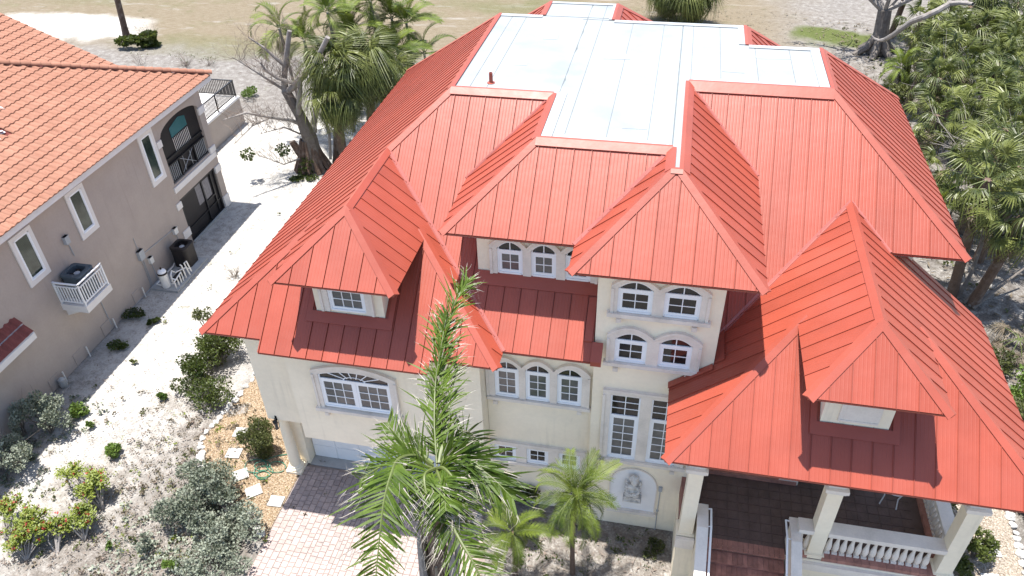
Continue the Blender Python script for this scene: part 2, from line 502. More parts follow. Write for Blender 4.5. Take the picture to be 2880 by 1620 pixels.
main_left = Slope('-x', XL, ZF); main_front = Slope('-y', YF1, ZF)
centre_left = Slope('-x', XCL, ZF); centre_front = Slope('-y', YFC, ZF)
tower_left = Slope('-x', XT1, ZF); tower_front = Slope('-y', YA, ZF); tower_right = Slope('+x', XT2, ZF)
right_front = Slope('-y', YF2, ZF); right_side = Slope('+x', XR, ZF)
wing_right = Slope('+x', XLR, zLr); wing_front = Slope('-y', YLE, zLe); wdorm_front = Slope('-y', YLD, zLr)
porch_left = Slope('-x', XPR, zPr); porch_right = Slope('+x', XPR, zPr); porch_front = Slope('-y', YPE, zPe); pdorm_front = Slope('-y', YPD, zPr)

roof_face(main_left, [[(XL, YF1), (XL, YB1), (XLE, YBK), (XLE, YLR), (XLR, YLR)],
                      [(XLR, YLR), (XLE, YLR), (XLE, YLE), (XLR, YLH)],
                      [(XLR, YLH), (XLR - DL, YLH - DL), (XLR - DL, YLD - DL), (XLR, YLD)]], 15.3)
roof_face(main_front, [[(XL, YF1), (XLR, YLR), (-5.0, YLR - (-5.0 - XLR)), (-5.0, YF1)],
                       [(-5.0, YF1), (-5.0, YF1 - (XCL + 5.0)), (XCL, YF1)],
                       [(-5.0, 17.75), (-5.0, YLR - (-5.0 - XLR)), (XLE2, YEV), (-1.13, YEV), (-1.13, 16.42), (-1.40, 16.42), (-1.40, 17.75)]], -6.60)
roof_face(centre_left, [[(XCL, YF1), (XCL, YFC), (XCL - dT, YFC - dT), (XCL - dT, YF1 - dT)]], 17.0)
roof_face(centre_front, [[(XCL, YFC), (XCL - dT, YFC - dT), (XT1 - dT, YFC - dT), (XT1, YFC)]], -5.86)
roof_face(tower_left, [[(XT1, YFC), (XT1, YA), (XT1 - dT, YA - dT), (XT1 - dT, YFC - dT)]], 15.8)
roof_face(tower_front, [[(XT1, YA), (XT2, YA), (XT2 + dT, YA - dT), (XT1 - dT, YA - dT)]], -0.01, 0.507)
roof_face(tower_right, [[(XT2, YF2), (XT2, YA), (XT2 + dT, YA - dT), (XT2 + dT, YF2 - dT)]], 15.8)
roof_face(right_front, [[(XPR, YF2 - (XPR - XR)), (XR + dR, YF2 - dR), (XPR + (YPR - YF2 + dR), YF2 - dR), (XPR, YPR)],
                        [(XT2 + dT, YF2), (XR, YF2), (XPR, YF2 - (XPR - XR)), (XPR, YPR), (XT2 + dT, YPR - (XPR - XT2 - dT))],
                        [(XT2, YF2), (XT2 + dT, YF2), (XT2 + dT, YF2 - dT)],
                        [(1.95, YPR - (XPR - 1.95)), (XT2 + dT, YPR - (XPR - XT2 - dT)), (XT2 + dT, YF2 - dT), (1.95, YF2 - dT)]], 0.78)
roof_face(right_side, [[(XR, YF2), (XR, YB4), (XR + dR, YB4 + dR), (XR + dR, YF2 - dR)]], 20.0)
roof_face(wing_right, [[(XLR, YLR), (XLR, YLH), (XLE2, YLE), (XLE2, YEV)],
                       [(XLR, YLH), (XLR + DL, YLH - DL), (XLR + DL, YLD - DL), (XLR, YLD)]], 15.3)
roof_face(wing_front, [[(XLR, YLH), (XLE, YLE), (XLE2, YLE)], [(XB_1, YLE), (XB_1, YLE - BUMP), (XB_2, YLE - BUMP), (XB_2, YLE)]], -13.0)
roof_face(wdorm_front, [[(XLR, YLD), (XLR - DL, YLD - DL), (XLR + DL, YLD - DL)]], -8.70)
roof_face(porch_left, [[(XPR, YPR), (1.95, YPR - (XPR - 1.95)), (1.95, YPH - (XPR - 1.95)), (XPR, YPH)],
                       [(1.95, 16.5), (XPR - WP, 16.5), (XPR - WP, YPE), (1.95, YPH - (XPR - 1.95))],
                       [(XPR, YPH), (XPR - DP, YPH - DP), (XPR - DP, YPD - DP), (XPR, YPD)]], 13.75)
roof_face(porch_right, [[(XPR, YPR), (XPR, YPH), (XPR + WP, YPE), (XPR + WP, 20.95), (XPR + .06, 20.95)],
                        [(XPR, YPH), (XPR + DP, YPH - DP), (XPR + DP, YPD - DP), (XPR, YPD)]], 13.75)
roof_face(porch_front, [[(XPR, YPH), (XPR - WP, YPE), (XPR + WP, YPE)]], 0.96)
roof_face(pdorm_front, [[(XPR, YPD), (XPR - DP, YPD - DP), (XPR + DP, YPD - DP)]], 0.95)
# back faces: two small returns show past the white roof, the rest only closes the volume
roof_face(Slope('-x', XB, ZF), [[(XB, YB1), (XB, YB2), (XB - 5, YB2 + 5), (XB - 5, YB1 + 5)]], 29.4)
roof_face(Slope('+x', XB2, ZF), [[(XB2, YB3), (XB2, YB2), (XB2 + 5, YB2 + 5), (XB2 + 5, YB3 + 5)]], 29.2)
roof_face(Slope('+x', XC, ZF), [[(XC, YB4), (XC, YB3), (XC + 5, YB3 + 5), (XC + 5, YB4 + 5)]], 27.3)
bk = Slope('+y', YB1, ZF)
roof_face(bk, [[(XL, YB1), (XB, YB1), (XB - dL_, YBK), (XLE, YBK)]], panels=False)
roof_face(Slope('+y', YB2, ZF), [[(XB, YB2), (XB2, YB2), (XB2 + 5, YB2 + 5), (XB - 5, YB2 + 5)]], panels=False)
roof_face(Slope('+y', YB3, ZF), [[(XB2, YB3), (XC, YB3), (XC + 5, YB3 + 5), (XB2 + 5, YB3 + 5)]], panels=False)
roof_face(Slope('+y', YB4, ZF), [[(XC, YB4), (XR, YB4), (XR + dR, YB4 + dR), (XC + dR, YB4 + dR)]], panels=False)
deck.build('roof_deck', M['deck'], HOUSE)

# hip, ridge and edge caps: folded metal strips that ride on both faces
def cap(p0, p1, sa, sb, wd=0.17, lift=0.028, name='hip_cap', ends=(0, 0)):
    p0, p1 = Vector(p0), Vector(p1); t = (p1 - p0).normalized()
    p0 = p0 - t * ends[0]; p1 = p1 + t * ends[1]
    mb = MB()
    top0, top1 = p0 + Vector((0, 0, lift + 0.015)), p1 + Vector((0, 0, lift + 0.015))
    for sl, sg in ((sa, 1), (sb, -1)):
        if sl is None: continue
        n = sl.n if isinstance(sl, Slope) else Vector(sl)
        side = n.cross(t).normalized()
        mid = (side * 1.0)
        if isinstance(sl, Slope):
            # the side direction must run down the slope
            if mid.z > 0: mid = -mid
        elif mid.dot((sa.n if sb is sl else sb.n)) > 0: mid = -mid
        a0, a1 = p0 + mid * wd + n * lift, p1 + mid * wd + n * lift
        mb.face([top0, top1, a1, a0]); mb.face([a0, a1, a1 - n * (lift + .005), a0 - n * (lift + .005)])
        mb.face([p0, top0, a0, a0 - n * lift]); mb.face([p1, top1, a1, a1 - n * lift])
    return mb.build(name, M['redflat'], HOUSE)
def P(sl, x, y): return sl.P(x, y)
cap(P(main_left, XL, YF1), P(main_left, XLR, YLR), main_left, main_front)
cap(P(main_left, XLR, YLR), P(main_left, XLR, YLD), main_left, wing_right, name='ridge_cap')
cap(P(main_left, XLR, YLD), P(main_left, XLR - DL, YLD - DL), main_left, wdorm_front)
cap(P(wing_right, XLR, YLD), P(wing_right, XLR + DL, YLD - DL), wing_right, wdorm_front)
cap(P(main_left, XLR - DL + .2, YLH - DL + .2), P(main_left, XLE, YLE), main_left, wing_front)
cap(P(wing_right, XLR + DL - .2, YLH - DL + .2), P(wing_right, XLE2, YLE), wing_right, wing_front)
cap(P(centre_left, XCL, YFC), P(centre_left, XCL - dT, YFC - dT), centre_left, centre_front)
cap(P(tower_left, XT1, YA), P(tower_left, XT1 - dT, YA - dT), tower_left, tower_front)
cap(P(tower_right, XT2, YA), P(tower_right, XT2 + dT, YA - dT), tower_right, tower_front)
cap(P(right_side, XR, YF2), P(right_side, XR + dR, YF2 - dR), right_side, right_front)
cap(P(porch_left, XPR, YPR), P(porch_left, XPR, YPD), porch_left, porch_right, name='ridge_cap')
cap(P(porch_left, XPR, YPD), P(porch_left, XPR - DP, YPD - DP), porch_left, pdorm_front)
cap(P(porch_right, XPR, YPD), P(porch_right, XPR + DP, YPD - DP), porch_right, pdorm_front)
cap(P(porch_left, XPR - DP + .2, YPH - DP + .2), P(porch_left, XPR - WP, YPE), porch_left, porch_front)
cap(P(porch_right, XPR + DP - .2, YPH - DP + .2), P(porch_right, XPR + WP, YPE), porch_right, porch_front)
cap((XL, YB1, ZF), P(main_left, XLE, YBK), main_left, bk)
cap((XB, YB2, ZF), P(Slope('-x', XB, ZF), XB - 5, YB2 + 5), Slope('-x', XB, ZF), Slope('+y', YB2, ZF))
cap((XB2, YB2, ZF), P(Slope('+x', XB2, ZF), XB2 + 5, YB2 + 5), Slope('+x', XB2, ZF), Slope('+y', YB2, ZF))
cap((XC, YB3, ZF), P(Slope('+x', XC, ZF), XC + 5, YB3 + 5), Slope('+x', XC, ZF), Slope('+y', YB3, ZF))
cap((XR, YB4, ZF), P(right_side, XR + dR, YB4 + dR), right_side, Slope('+y', YB4, ZF))

# valleys: open troughs of faded metal
def valley(p0, p1, sa, sb, wd=0.075):
    p0, p1 = Vector(p0), Vector(p1); t = (p1 - p0).normalized(); mb = MB()
    up = Vector((0, 0, 0.012))
    for sl in (sa, sb):
        side = sl.n.cross(t).normalized()
        if side.z < 0: side = -side
        n = sl.n * 0.028
        mb.face([p0 + up, p1 + up, p1 + side * wd + n, p0 + side * wd + n])
        mb.face([p0 + side * wd + n, p1 + side * wd + n, p1 + side * (wd + .004) - n, p0 + side * (wd + .004) - n])
    return mb.build('valley_flashing', M['pinkflash'], HOUSE)
valley(P(main_front, XLR, YLR), P(main_front, XLE2, YEV), main_front, wing_right)
valley(P(main_front, XCL, YF1), P(main_front, XCL - dT, YF1 - dT), main_front, centre_left, 0.05)
valley(P(centre_front, XT1, YFC), P(centre_front, XT1 - dT, YFC - dT), centre_front, tower_left)
valley(P(right_front, XT2, YF2), P(right_front, XT2 + dT, YF2 - dT), right_front, tower_right, 0.05)
valley(P(right_front, XPR, YPR), P(right_front, 1.95, YPR - (XPR - 1.95)), right_front, porch_left)
valley(P(right_front, XPR, YPR), P(right_front, XPR + YPR - YF2 + dR, YF2 - dR), right_front, porch_right, 0.05)

# red drip edge where the slopes leave the flat roof
def edge_flash(p0, p1, sl, wd=0.22):
    p0, p1 = Vector(p0), Vector(p1); t = (p1 - p0).normalized(); mb = MB()
    down = Vector((sl.d[0] * CN, sl.d[1] * CN, -SN)); inn = Vector((-sl.d[0], -sl.d[1], 0))
    z1 = Vector((0, 0, 0.045)); n = sl.n * 0.05
    a, b = p0 + inn * 0.10 + z1, p1 + inn * 0.10 + z1
    c, d = p0 + Vector((0, 0, 0.05)), p1 + Vector((0, 0, 0.05)); e, f = p0 + down * wd + n, p1 + down * wd + n
    mb.face([a, b, d, c]); mb.face([c, d, f, e]); mb.face([e, f, f - n * 1.2, e - n * 1.2]); mb.face([a, c, e, e - n, p0]); mb.face([b, d, f, f - n, p1])
    return mb.build('drip_edge', M['redflat'], HOUSE)
edge_flash((XL, YF1, ZF), (XCL, YF1, ZF), main_front)
edge_flash((XCL, YFC, ZF), (XT1, YFC, ZF), centre_front)
edge_flash((XT2, YF2, ZF), (XR, YF2, ZF), right_front, 0.33)
edge_flash((XT1, YA, ZF), (XT2, YA, ZF), tower_front, 0.1)
for p0, p1, sl, w in (((XL, YF1, ZF), (XL, YB1, ZF), main_left, 0.16), ((XCL, YFC, ZF), (XCL, YF1, ZF), centre_left, 0.14), ((XT1, YA, ZF), (XT1, YFC, ZF), tower_left, 0.16),
                      ((XT2, YA, ZF), (XT2, YF2, ZF), tower_right, 0.2), ((XR, YF2, ZF), (XR, YB4, ZF), right_side, 0.16), ((XB, YB1, ZF), (XB, YB2, ZF), Slope('-x', XB, ZF), .2),
                      ((XB2, YB3, ZF), (XB2, YB2, ZF), Slope('+x', XB2, ZF), .2), ((XC, YB4, ZF), (XC, YB3, ZF), Slope('+x', XC, ZF), .2)):
    edge_flash(p0, p1, sl, w)
# step flashing round the dormers and the tower foot
for (x0, x1, y, sl) in ((-9.62, -7.3, 16.05, wing_front), (4.5, 6.32, 14.79, porch_front)):
    mb = MB()
    mb.face([sl.P(x0 - .16, y, .045), sl.P(x1 + .16, y, .045), sl.P(x1 + .16, y - .26, .045), sl.P(x0 - .16, y - .26, .045)])
    mb.face([sl.P(x0 - .16, y - .26, .045), sl.P(x1 + .16, y - .26, .045), sl.P(x1 + .16, y - .26, 0), sl.P(x0 - .16, y - .26, 0)])
    for xa, xb in ((x0 - .16, x0), (x1, x1 + .16)):
        mb.face([sl.P(xa, y, .045), sl.P(xb, y, .045), sl.P(xb, y + .9, .045), sl.P(xa, y + .9, .045)])
        xo = xa if xa < x0 else xb
        mb.face([sl.P(xo, y - .26, .045), sl.P(xo, y + .9, .045), sl.P(xo, y + .9, 0), sl.P(xo, y - .26, 0)])
    mb.build('step_flashing', M['redflat'], HOUSE)
sl = main_front; mb = MB()
mb.face([sl.P(-5.0, 17.77, .045), sl.P(-1.4, 17.77, .045), sl.P(-1.4, 17.44, .045), sl.P(-5.0, 17.44, .045)])
mb.face([sl.P(-5.0, 17.44, .045), sl.P(-1.4, 17.44, .045), sl.P(-1.4, 17.44, 0), sl.P(-5.0, 17.44, 0)])
mb.build('step_flashing', M['redflat'], HOUSE)
mb = MB()
sl = main_front
mb.prism([sl.P(-1.42, YEV, .06), sl.P(-1.12, YEV, .06), sl.P(-1.12, 16.40, .06), sl.P(-1.42, 16.40, .06)], (0, 0, -0.16))
mb.prism([sl.P(-1.66, YEV + .45, .05), sl.P(-1.44, YEV + .45, .05), sl.P(-1.44, 17.4, .05), sl.P(-1.66, 17.4, .05)], (0, 0, -0.06))
mb.build('wall_return_flashing', M['redflat'], HOUSE)
mb = MB()
sl = porch_left
mb.prism([sl.P(1.95, 16.5, .05), sl.P(XPR - WP, 16.5, .05), sl.P(XPR - WP, 16.28, .05), sl.P(1.95, 16.28, .05)], (0, 0, -0.05))
mb.prism([sl.P(2.0, 16.5, .05), sl.P(2.0, 17.6, .05), sl.P(2.24, 17.75, .05), sl.P(2.24, 16.5, .05)], (0, 0, -0.05))
mb.build('porch_wall_flashing', M['redflat'], HOUSE)

# eaves: soffits and a thin red fascia
mb = MB(); fb = MB()
def eave(pts, inward, z, closed=False):
    for (x0, y0), (x1, y1) in zip(pts[:-1], pts[1:]):
        fb.prism([(x0, y0, z - .03), (x1, y1, z - .03), (x1, y1, z - .075), (x0, y0, z - .075)], (inward[0] * .03, inward[1] * .03, 0))
eave([(XT1 - dT + .02, YA - dT + .01), (XT2 + dT - .02, YA - dT + .01)], (0, 1), zTe)
eave([(XCL - dT + .02, YFC - dT + .01), (XT1 - dT - .02, YFC - dT + .01)], (0, 1), zTe)
eave([(XLE + .02, YLE + .01), (XB_1 - .01, YLE + .01)], (0, 1), zLe)
eave([(XB_1 + .01, YLE - BUMP + .01), (XB_2 - .01, YLE - BUMP + .01)], (0, 1), zLe - K * BUMP)
eave([(XB_2 + .02, YLE + .01), (XLE2 - .02, YLE + .01)], (0, 1), zLe)
eave([(XLE2 + .02, YEV + .01), (-1.15, YEV + .01)], (0, 1), zLe)
eave([(XPR - WP + .02, YPE + .01), (XPR + WP - .02, YPE + .01)], (0, 1), zPe)
eave([(XR + dR - 2.2, YF2 - dR + .01), (XR + dR - .02, YF2 - dR + .01)], (0, 1), zRe)
eave([(XLR - DL + .02, YLD - DL + .01), (XLR + DL - .02, YLD - DL + .01)], (0, 1), zLr - K * DL)
eave([(XPR - DP + .02, YPD - DP + .01), (XPR + DP - .02, YPD - DP + .01)], (0, 1), zPr - K * DP)
eave([(XLE + .01, YLE + .02), (XLE + .01, YBK - .02)], (1, 0), zLe)
eave([(XR + dR - .01, YF2 - dR + .02), (XR + dR - .01, YB4 + dR - .02)], (-1, 0), zRe)
eave([(XPR + WP - .01, YPE + .02), (XPR + WP - .01, 20.9)], (-1, 0), zPe)
eave([(XPR - WP + .01, YPE + .02), (XPR - WP + .01, 16.48)], (1, 0), zPe)
fb.build('eave_fascia', M['redflat'], HOUSE)
def soff(x0, y0, x1, y1, z): mb.face([(x0, y0, z), (x0, y1, z), (x1, y1, z), (x1, y0, z)])
soff(XT1 - dT + .04, YA - dT + .04, XT2 + dT - .04, 17.0, zTe - .10)
soff(XCL - dT + .04, YFC - dT + .04, XT1 - dT, 18.2, zTe - .105)
soff(XLE + .04, YLE + .04, XLE2 - .04, 16.3, zLe - .11); soff(XLE + .04, 16.3, -12.2, YBK - .04, zLe - .11)
soff(XLE2 - .1, YEV + .04, -1.3, 17.0, zLe - .115)
soff(XPR - WP + .04, YPE + .04, XPR + WP - .04, 20.8, zPe - .11)
soff(6.4, YF2 - dR + .04, XR + dR - .04, 22, zRe - .11); soff(7.3, 22, XR + dR - .04, YB4 + dR, zRe - .11)
mb.build('soffit', M['stucco'], HOUSE)

# the white flat roof: base, loose sheets with open joints, coping
fl = MB()
fl_poly = [[(XL, YF1), (XCL, YF1), (XCL, YB1), (XL, YB1)], [(XB, YB1), (XB2, YB1), (XB2, YB2), (XB, YB2)], [(XCL, YB3), (XB2, YB3), (XB2, YB1), (XCL, YB1)], [(XCL, YFC), (XT1, YFC), (XT1, YB3), (XCL, YB3)],
           [(XT1, YA), (XT2, YA), (XT2, YB3), (XT1, YB3)], [(XT2, YF2), (XC, YF2), (XC, YB3), (XT2, YB3)], [(XC, YF2), (XR, YF2), (XR, YB4), (XC, YB4)]]
for pc in fl_poly: fl.face([(x, y, ZF - .012) for x, y in pc])
fl.build('flat_roof_base', M['gapgrey'], HOUSE)
seams = [XL + .02, -6.22, -5.68, -3.36, -2.78, -1.62, -0.49, 0.18, 0.57, 1.5, 2.65, 3.76, 4.46, XR - .02]
rg = random.Random(5)
for a, b in zip(seams[:-1], seams[1:]):
    mb = MB()
    torn = 0.05 if a == -3.36 else (0.024 if a == 0.18 else 0.0)
    g0 = 0.008
    xm = (a + b) / 2
    for pc in fl_poly:
        x0, y0 = pc[0]; x1, y1 = pc[2]
        xa, xb = max(a + g0, x0), min(b - g0, x1)
        if xb - xa < 0.03: continue
        ys = [y0 + .02]
        while ys[-1] < y1 - .02: ys.append(min(y1 - .02, ys[-1] + rg.uniform(.25, .7)))
        lf = [xa + (rg.uniform(.2, 1) * torn if rg.random() < .55 and abs(xa - a - g0) < 1e-6 else 0) for _ in ys]
        if a == -3.36:
            lf = [v + (.05 if 19.4 < y < 21.9 and rg.random() < .6 else 0) for v, y in zip(lf, ys)]
        for k in range(len(ys) - 1):
            mb.face([(lf[k], ys[k], ZF), (xb, ys[k], ZF), (xb, ys[k + 1], ZF), (lf[k + 1], ys[k + 1], ZF)])
            mb.face([(lf[k], ys[k], ZF), (lf[k + 1], ys[k + 1], ZF), (lf[k + 1], ys[k + 1], ZF - .03), (lf[k], ys[k], ZF - .03)])
    if mb.f: mb.build('membrane_sheet', M['membrane'], HOUSE)
for (x, y, w, h, a) in ((-1.9, 25.6, .9, .5, .06), (1.9, 25.0, .7, .5, -.05), (3.2, 26.2, 1.1, .22, .1), (-4.4, 27.2, .5, .6, 0), (-0.9, 20.4, .7, .35, .03), (-5.0, 24.6, .45, .45, .1)):
    m = MB(); c_, s_ = cos(a), sin(a)
    m.prism([(x + (i * w * c_ - j * h * s_) / 2, y + (i * w * s_ + j * h * c_) / 2, ZF + .001) for i, j in ((-1, -1), (1, -1), (1, 1), (-1, 1))], (0, 0, .006)); m.build('membrane_patch', M['membrane'], HOUSE)
def coping(p0, p1, inn, w=0.26):
    (x0, y0), (x1, y1) = p0, p1
    ix, iy = inn
    cp = MB(); cp.prism([(x0, y0, ZF + .012), (x1, y1, ZF + .012), (x1 + ix * w, y1 + iy * w, ZF + .012), (x0 + ix * w, y0 + iy * w, ZF + .012)], (0, 0, .018)); cp.build('coping_strip', M['coping'], HOUSE)
coping((XL + .1, YB1), (XB, YB1), (0, -1)); coping((XB, YB2), (XB2, YB2), (0, -1), .2); coping((XB2 + .02, YB3), (XC, YB3), (0, -1)); coping((XC + .02, YB4), (XR, YB4), (0, -1))
coping((XC, YB4 + .02), (XC, YB3 - .28), (-1, 0), .3); coping((XR - .11, YF2 + .12), (XR - .11, YB4 - .28), (-1, 0), .3); coping((XB2, YB3 + .02), (XB2, YB2 - .22), (-1, 0), .2)
coping((XCL + .11, YFC + .12), (XCL + .11, YF1 + .1), (1, 0), .3); coping((XCL + .45, YFC + .11), (XT1 - .1, YFC + .11), (0, 1), .2)
coping((XT2 + .12, YF2 + .11), (XR - .45, YF2 + .11), (0, 1), .2)
mb = MB(); mb.lathe((-5.62, 22.81, ZF), [(.13, 0), (.13, .02), (.065, .03), (.06, .34), (.045, .34), (.045, .2)], 10)
mb.build('vent_pipe', M['redflat'], HOUSE)

# ---------------------------------------------------------------- walls
mb = MB()
mb.box((-12.3, 16.12, 3.32), (-4.70, 34.5, 7.80))
mb.box((-10.82, 15.75, 3.08), (-6.15, 16.11, 7.55))
mb.build('wing_wall', M['stucco'], HOUSE)
mb = MB()
mb.box((-12.25, 17.55, 0), (-11.75, 34.4, 3.31)); mb.box((-12.25, 17.56, 3.02), (-4.7, 17.95, 3.315)); mb.box((-6.2, 17.0, 0), (-4.72, 30, 3.31)); mb.box((-11.75, 19.5, 0), (-6.2, 34.4, 3.3))
mb.build('garage_wall', M['stucco'], HOUSE)
mb = MB(); mb.box((-4.69, 16.80, 0), (-1.38, 30, 7.86)); mb.build('entry_wall', M['stucco'], HOUSE)
mb = MB(); mb.box((-1.37, 16.53, 0), (1.95, 24, 11.02)); mb.build('tower_wall', M['stucco'], HOUSE)
mb = MB(); mb.box((-5.0, 17.77, 8.9), (-1.38, 22, 11.0)); mb.build('dormer_wall', M['stucco'], HOUSE)
mb = MB(); mb.box((-9.5, 16.05, 8.2), (-7.40, 18.2, 10.05)); mb.build('dormer_wall', M['stucco'], HOUSE)
mb = MB(); mb.box((4.58, 14.79, 7.7), (6.22, 16.6, 9.4)); mb.build('dormer_wall', M['stucco'], HOUSE)
mb = MB(); mb.box((1.96, 18.0, 0), (7.55, 30.5, 6.8)); mb.box((1.96, 20.75, 6.8), (7.55, 30.5, 9.68)); mb.build('main_wall', M['stucco'], HOUSE)
mb = MB(); mb.box((-4.68, 24.5, 7.8), (1.9, 27, 12.85)); mb.build('core_wall', M['stucco'], HOUSE)

# facade helper: u along the wall, d out of the wall, z up
class Fac:
    def __init__(s, kind, base): s.k, s.b = kind, base
    def __call__(s, u, d, z):
        return (u, s.b - d, z) if s.k == 'front' else (s.b + d, u, z)
    def slab(s, mb, pts, d0, d1, mat=0):
        a = [s(u, d0, z) for u, z in pts]; b = Vector(s(0, d1, 0)) - Vector(s(0, d0, 0))
        mb.prism(a, b, mat)
    def box(s, mb, u0, u1, z0, z1, d0, d1, mat=0): mb.box(s(u0, d0, z0), s(u1, d1, z1), mat)
def arc(u, uc, hw, zs, rise): return zs + rise * max(0.0, 1 - ((u - uc) / hw) ** 2)
def lin(a, b, n): return [a + (b - a) * i / n for i in range(n + 1)]

def window(fac, parent, u0, u1, z0, zs, rise=0.0, ztr=None, low=(2, 2), top=(2, 1), glow='glassdark', gtop='glassdark', fan=False, lows=1, fw=0.05, st=0.10):
    f = MB(); uc = (u0 + u1) / 2; hw = (u1 - u0) / 2
    zt = lambda u: arc(u, uc, hw, zs, rise)
    D0, D1 = -0.02, 0.05
    fac.box(f, u0, u0 + fw, z0, zs, D0, D1); fac.box(f, u1 - fw, u1, z0, zs, D0, D1); fac.box(f, u0 + fw, u1 - fw, z0, z0 + .06, D0, D1 + .015)
    us = lin(u0, u1, 14)
    for a, b in zip(us[:-1], us[1:]):
        fac.slab(f, [(a, zt(a) - fw), (b, zt(b) - fw), (b, zt(b)), (a, zt(a))], D0, D1)
    panes = []
    ztop_low = (ztr - .05) if ztr else zs - fw
    if ztr: fac.box(f, u0 + fw, u1 - fw, ztr - .05, ztr + .03, D0, D1)
    lw = (u1 - u0 - 2 * fw - (lows - 1) * .06) / lows
    for li in range(lows):
        a0 = u0 + fw + li * (lw + .06); a1 = a0 + lw
        if li: fac.box(f, a0 - .06, a0, z0 + .06, ztop_low, D0, D1)
        b0, b1, c0, c1 = a0 + st - .02, a1 - st + .02, z0 + .06 + st - .02, ztop_low - st + .03
        fac.box(f, a0, b0, z0 + .06, ztop_low, D0, D1 - .015); fac.box(f, b1, a1, z0 + .06, ztop_low, D0, D1 - .015)
        fac.box(f, b0, b1, z0 + .06, c0, D0, D1 - .015); fac.box(f, b0, b1, c1, ztop_low, D0, D1 - .015)
        nx, nz = low
        for i in range(1, nx):
            x = b0 + (b1 - b0) * i / nx; fac.box(f, x - .012, x + .012, c0, c1, -.01, .03)
        for j in range(1, nz):
            z = c0 + (c1 - c0) * j / nz; fac.box(f, b0, b1, z - .012, z + .012, -.01, .027)
        for i in range(nx):
            for j in range(nz):
                panes.append(([(b0 + (b1 - b0) * i / nx, c0 + (c1 - c0) * j / nz), (b0 + (b1 - b0) * (i + 1) / nx, c0 + (c1 - c0) * j / nz),
                               (b0 + (b1 - b0) * (i + 1) / nx, c0 + (c1 - c0) * (j + 1) / nz), (b0 + (b1 - b0) * i / nx, c0 + (c1 - c0) * (j + 1) / nz)], glow))
    if ztr:
        b0, b1, c0 = u0 + fw, u1 - fw, ztr + .03
        if fan:
            hubr = 0.34
            for k in range(1, 7):
                an = pi * k / 7; dx, dz = cos(an), sin(an) * 0.55
                r = hubr
                while c0 + dz * r < zt(uc + dx * r) - fw and abs(dx * r) < hw - fw: r += .02
                p, q = (uc + dx * hubr, c0 + dz * hubr * .5), (uc + dx * r, c0 + dz * r)
                nx_, nz_ = -(q[1] - p[1]), (q[0] - p[0]); L = sqrt(nx_ ** 2 + nz_ ** 2); nx_, nz_ = nx_ / L * .014, nz_ / L * .014
                fac.slab(f, [(p[0] - nx_, p[1] - nz_), (q[0] - nx_, q[1] - nz_), (q[0] + nx_, q[1] + nz_), (p[0] + nx_, p[1] + nz_)], -.01, .03)
            aa = lin(0, pi, 12)
            for a, b in zip(aa[:-1], aa[1:]):
                fac.slab(f, [(uc + cos(a) * r_, c0 + sin(a) * r_ * .42) for r_ in (.33, .37)] + [(uc + cos(b) * r_, c0 + sin(b) * r_ * .42) for r_ in (.37, .33)], -.01, .032)
            us = lin(b0, b1, 12)
            panes.append(([(b0, c0), (b1, c0)] + [(u, zt(u) - fw) for u in reversed(us)], gtop))
        else:
            nx, nz = top
            for i in range(1, nx):
                x = b0 + (b1 - b0) * i / nx; fac.box(f, x - .014, x + .014, c0, zt(x) - fw, -.01, .03)
            zf_ = zs - fw
            for j in range(1, nz):
                z = c0 + (zf_ - c0) * j / nz; fac.box(f, b0, b1, z - .012, z + .012, -.01, .027)
            for i in range(nx):
                xa, xb = b0 + (b1 - b0) * i / nx, b0 + (b1 - b0) * (i + 1) / nx
                if nz == 1: panes.append(([(xa, c0), (xb, c0)] + [(u, zt(u) - fw) for u in lin(xb, xa, 5)], gtop))
                else:
                    for j in range(nz):
                        panes.append(([(xa, c0 + (zf_ - c0) * j / nz), (xb, c0 + (zf_ - c0) * j / nz), (xb, c0 + (zf_ - c0) * (j + 1) / nz), (xa, c0 + (zf_ - c0) * (j + 1) / nz)], gtop))
    w = f.build('window', M['vinyl'], parent)
    for pts, g in panes:
        pm = MB(); fac.slab(pm, pts, .003, .012); pm.build('pane', M[g], w)
    return w

def surround(fac, parent, wins, su0, su1, sz0, extra=0.14, d=0.09, oz=None, recess=None):
    """cast stone frame round a row of windows; wins = (u0, u1, zs, rise)"""
    m = MB(); b = MB()
    for k, (u0, u1, zs, rise) in enumerate(wins):
        l = su0 if k == 0 else (wins[k - 1][1] + u0) / 2
        r = su1 if k == len(wins) - 1 else (u1 + wins[k + 1][0]) / 2
        uc, hw, oc, ow = (u0 + u1) / 2, (u1 - u0) / 2, (l + r) / 2, (r - l) / 2
        outer = (lambda u: arc(u, oc, ow, zs + extra * .55, rise + extra * .45)) if rise else (lambda u: (oz if oz else zs + extra))
        for a0, a1, inn in ((l, u0, None), (u0, u1, 1), (u1, r, None)):
            us = lin(a0, a1, 10 if inn else 3)
            for a, c in zip(us[:-1], us[1:]):
                ia = arc(a, uc, hw, zs, rise) if inn else sz0
                ic = arc(c, uc, hw, zs, rise) if inn else sz0
                fac.slab(m, [(a, ia), (c, ic), (c, outer(c)), (a, outer(a))], -.02, d)
                # raised outer bead along the top
                fac.slab(b, [(a, outer(a) - .07), (c, outer(c) - .07), (c, outer(c)), (a, outer(a))], d - .005, d + .035)
    fac.box(b, su0, su0 + .08, sz0, zs - .02, d - .004, d + .033); fac.box(b, su1 - .08, su1, sz0, zs - .02, d - .004, d + .033)
    s = m.build('window_surround', M['trim'], parent)
    b.build('bead', M['trim'], s)
    return s
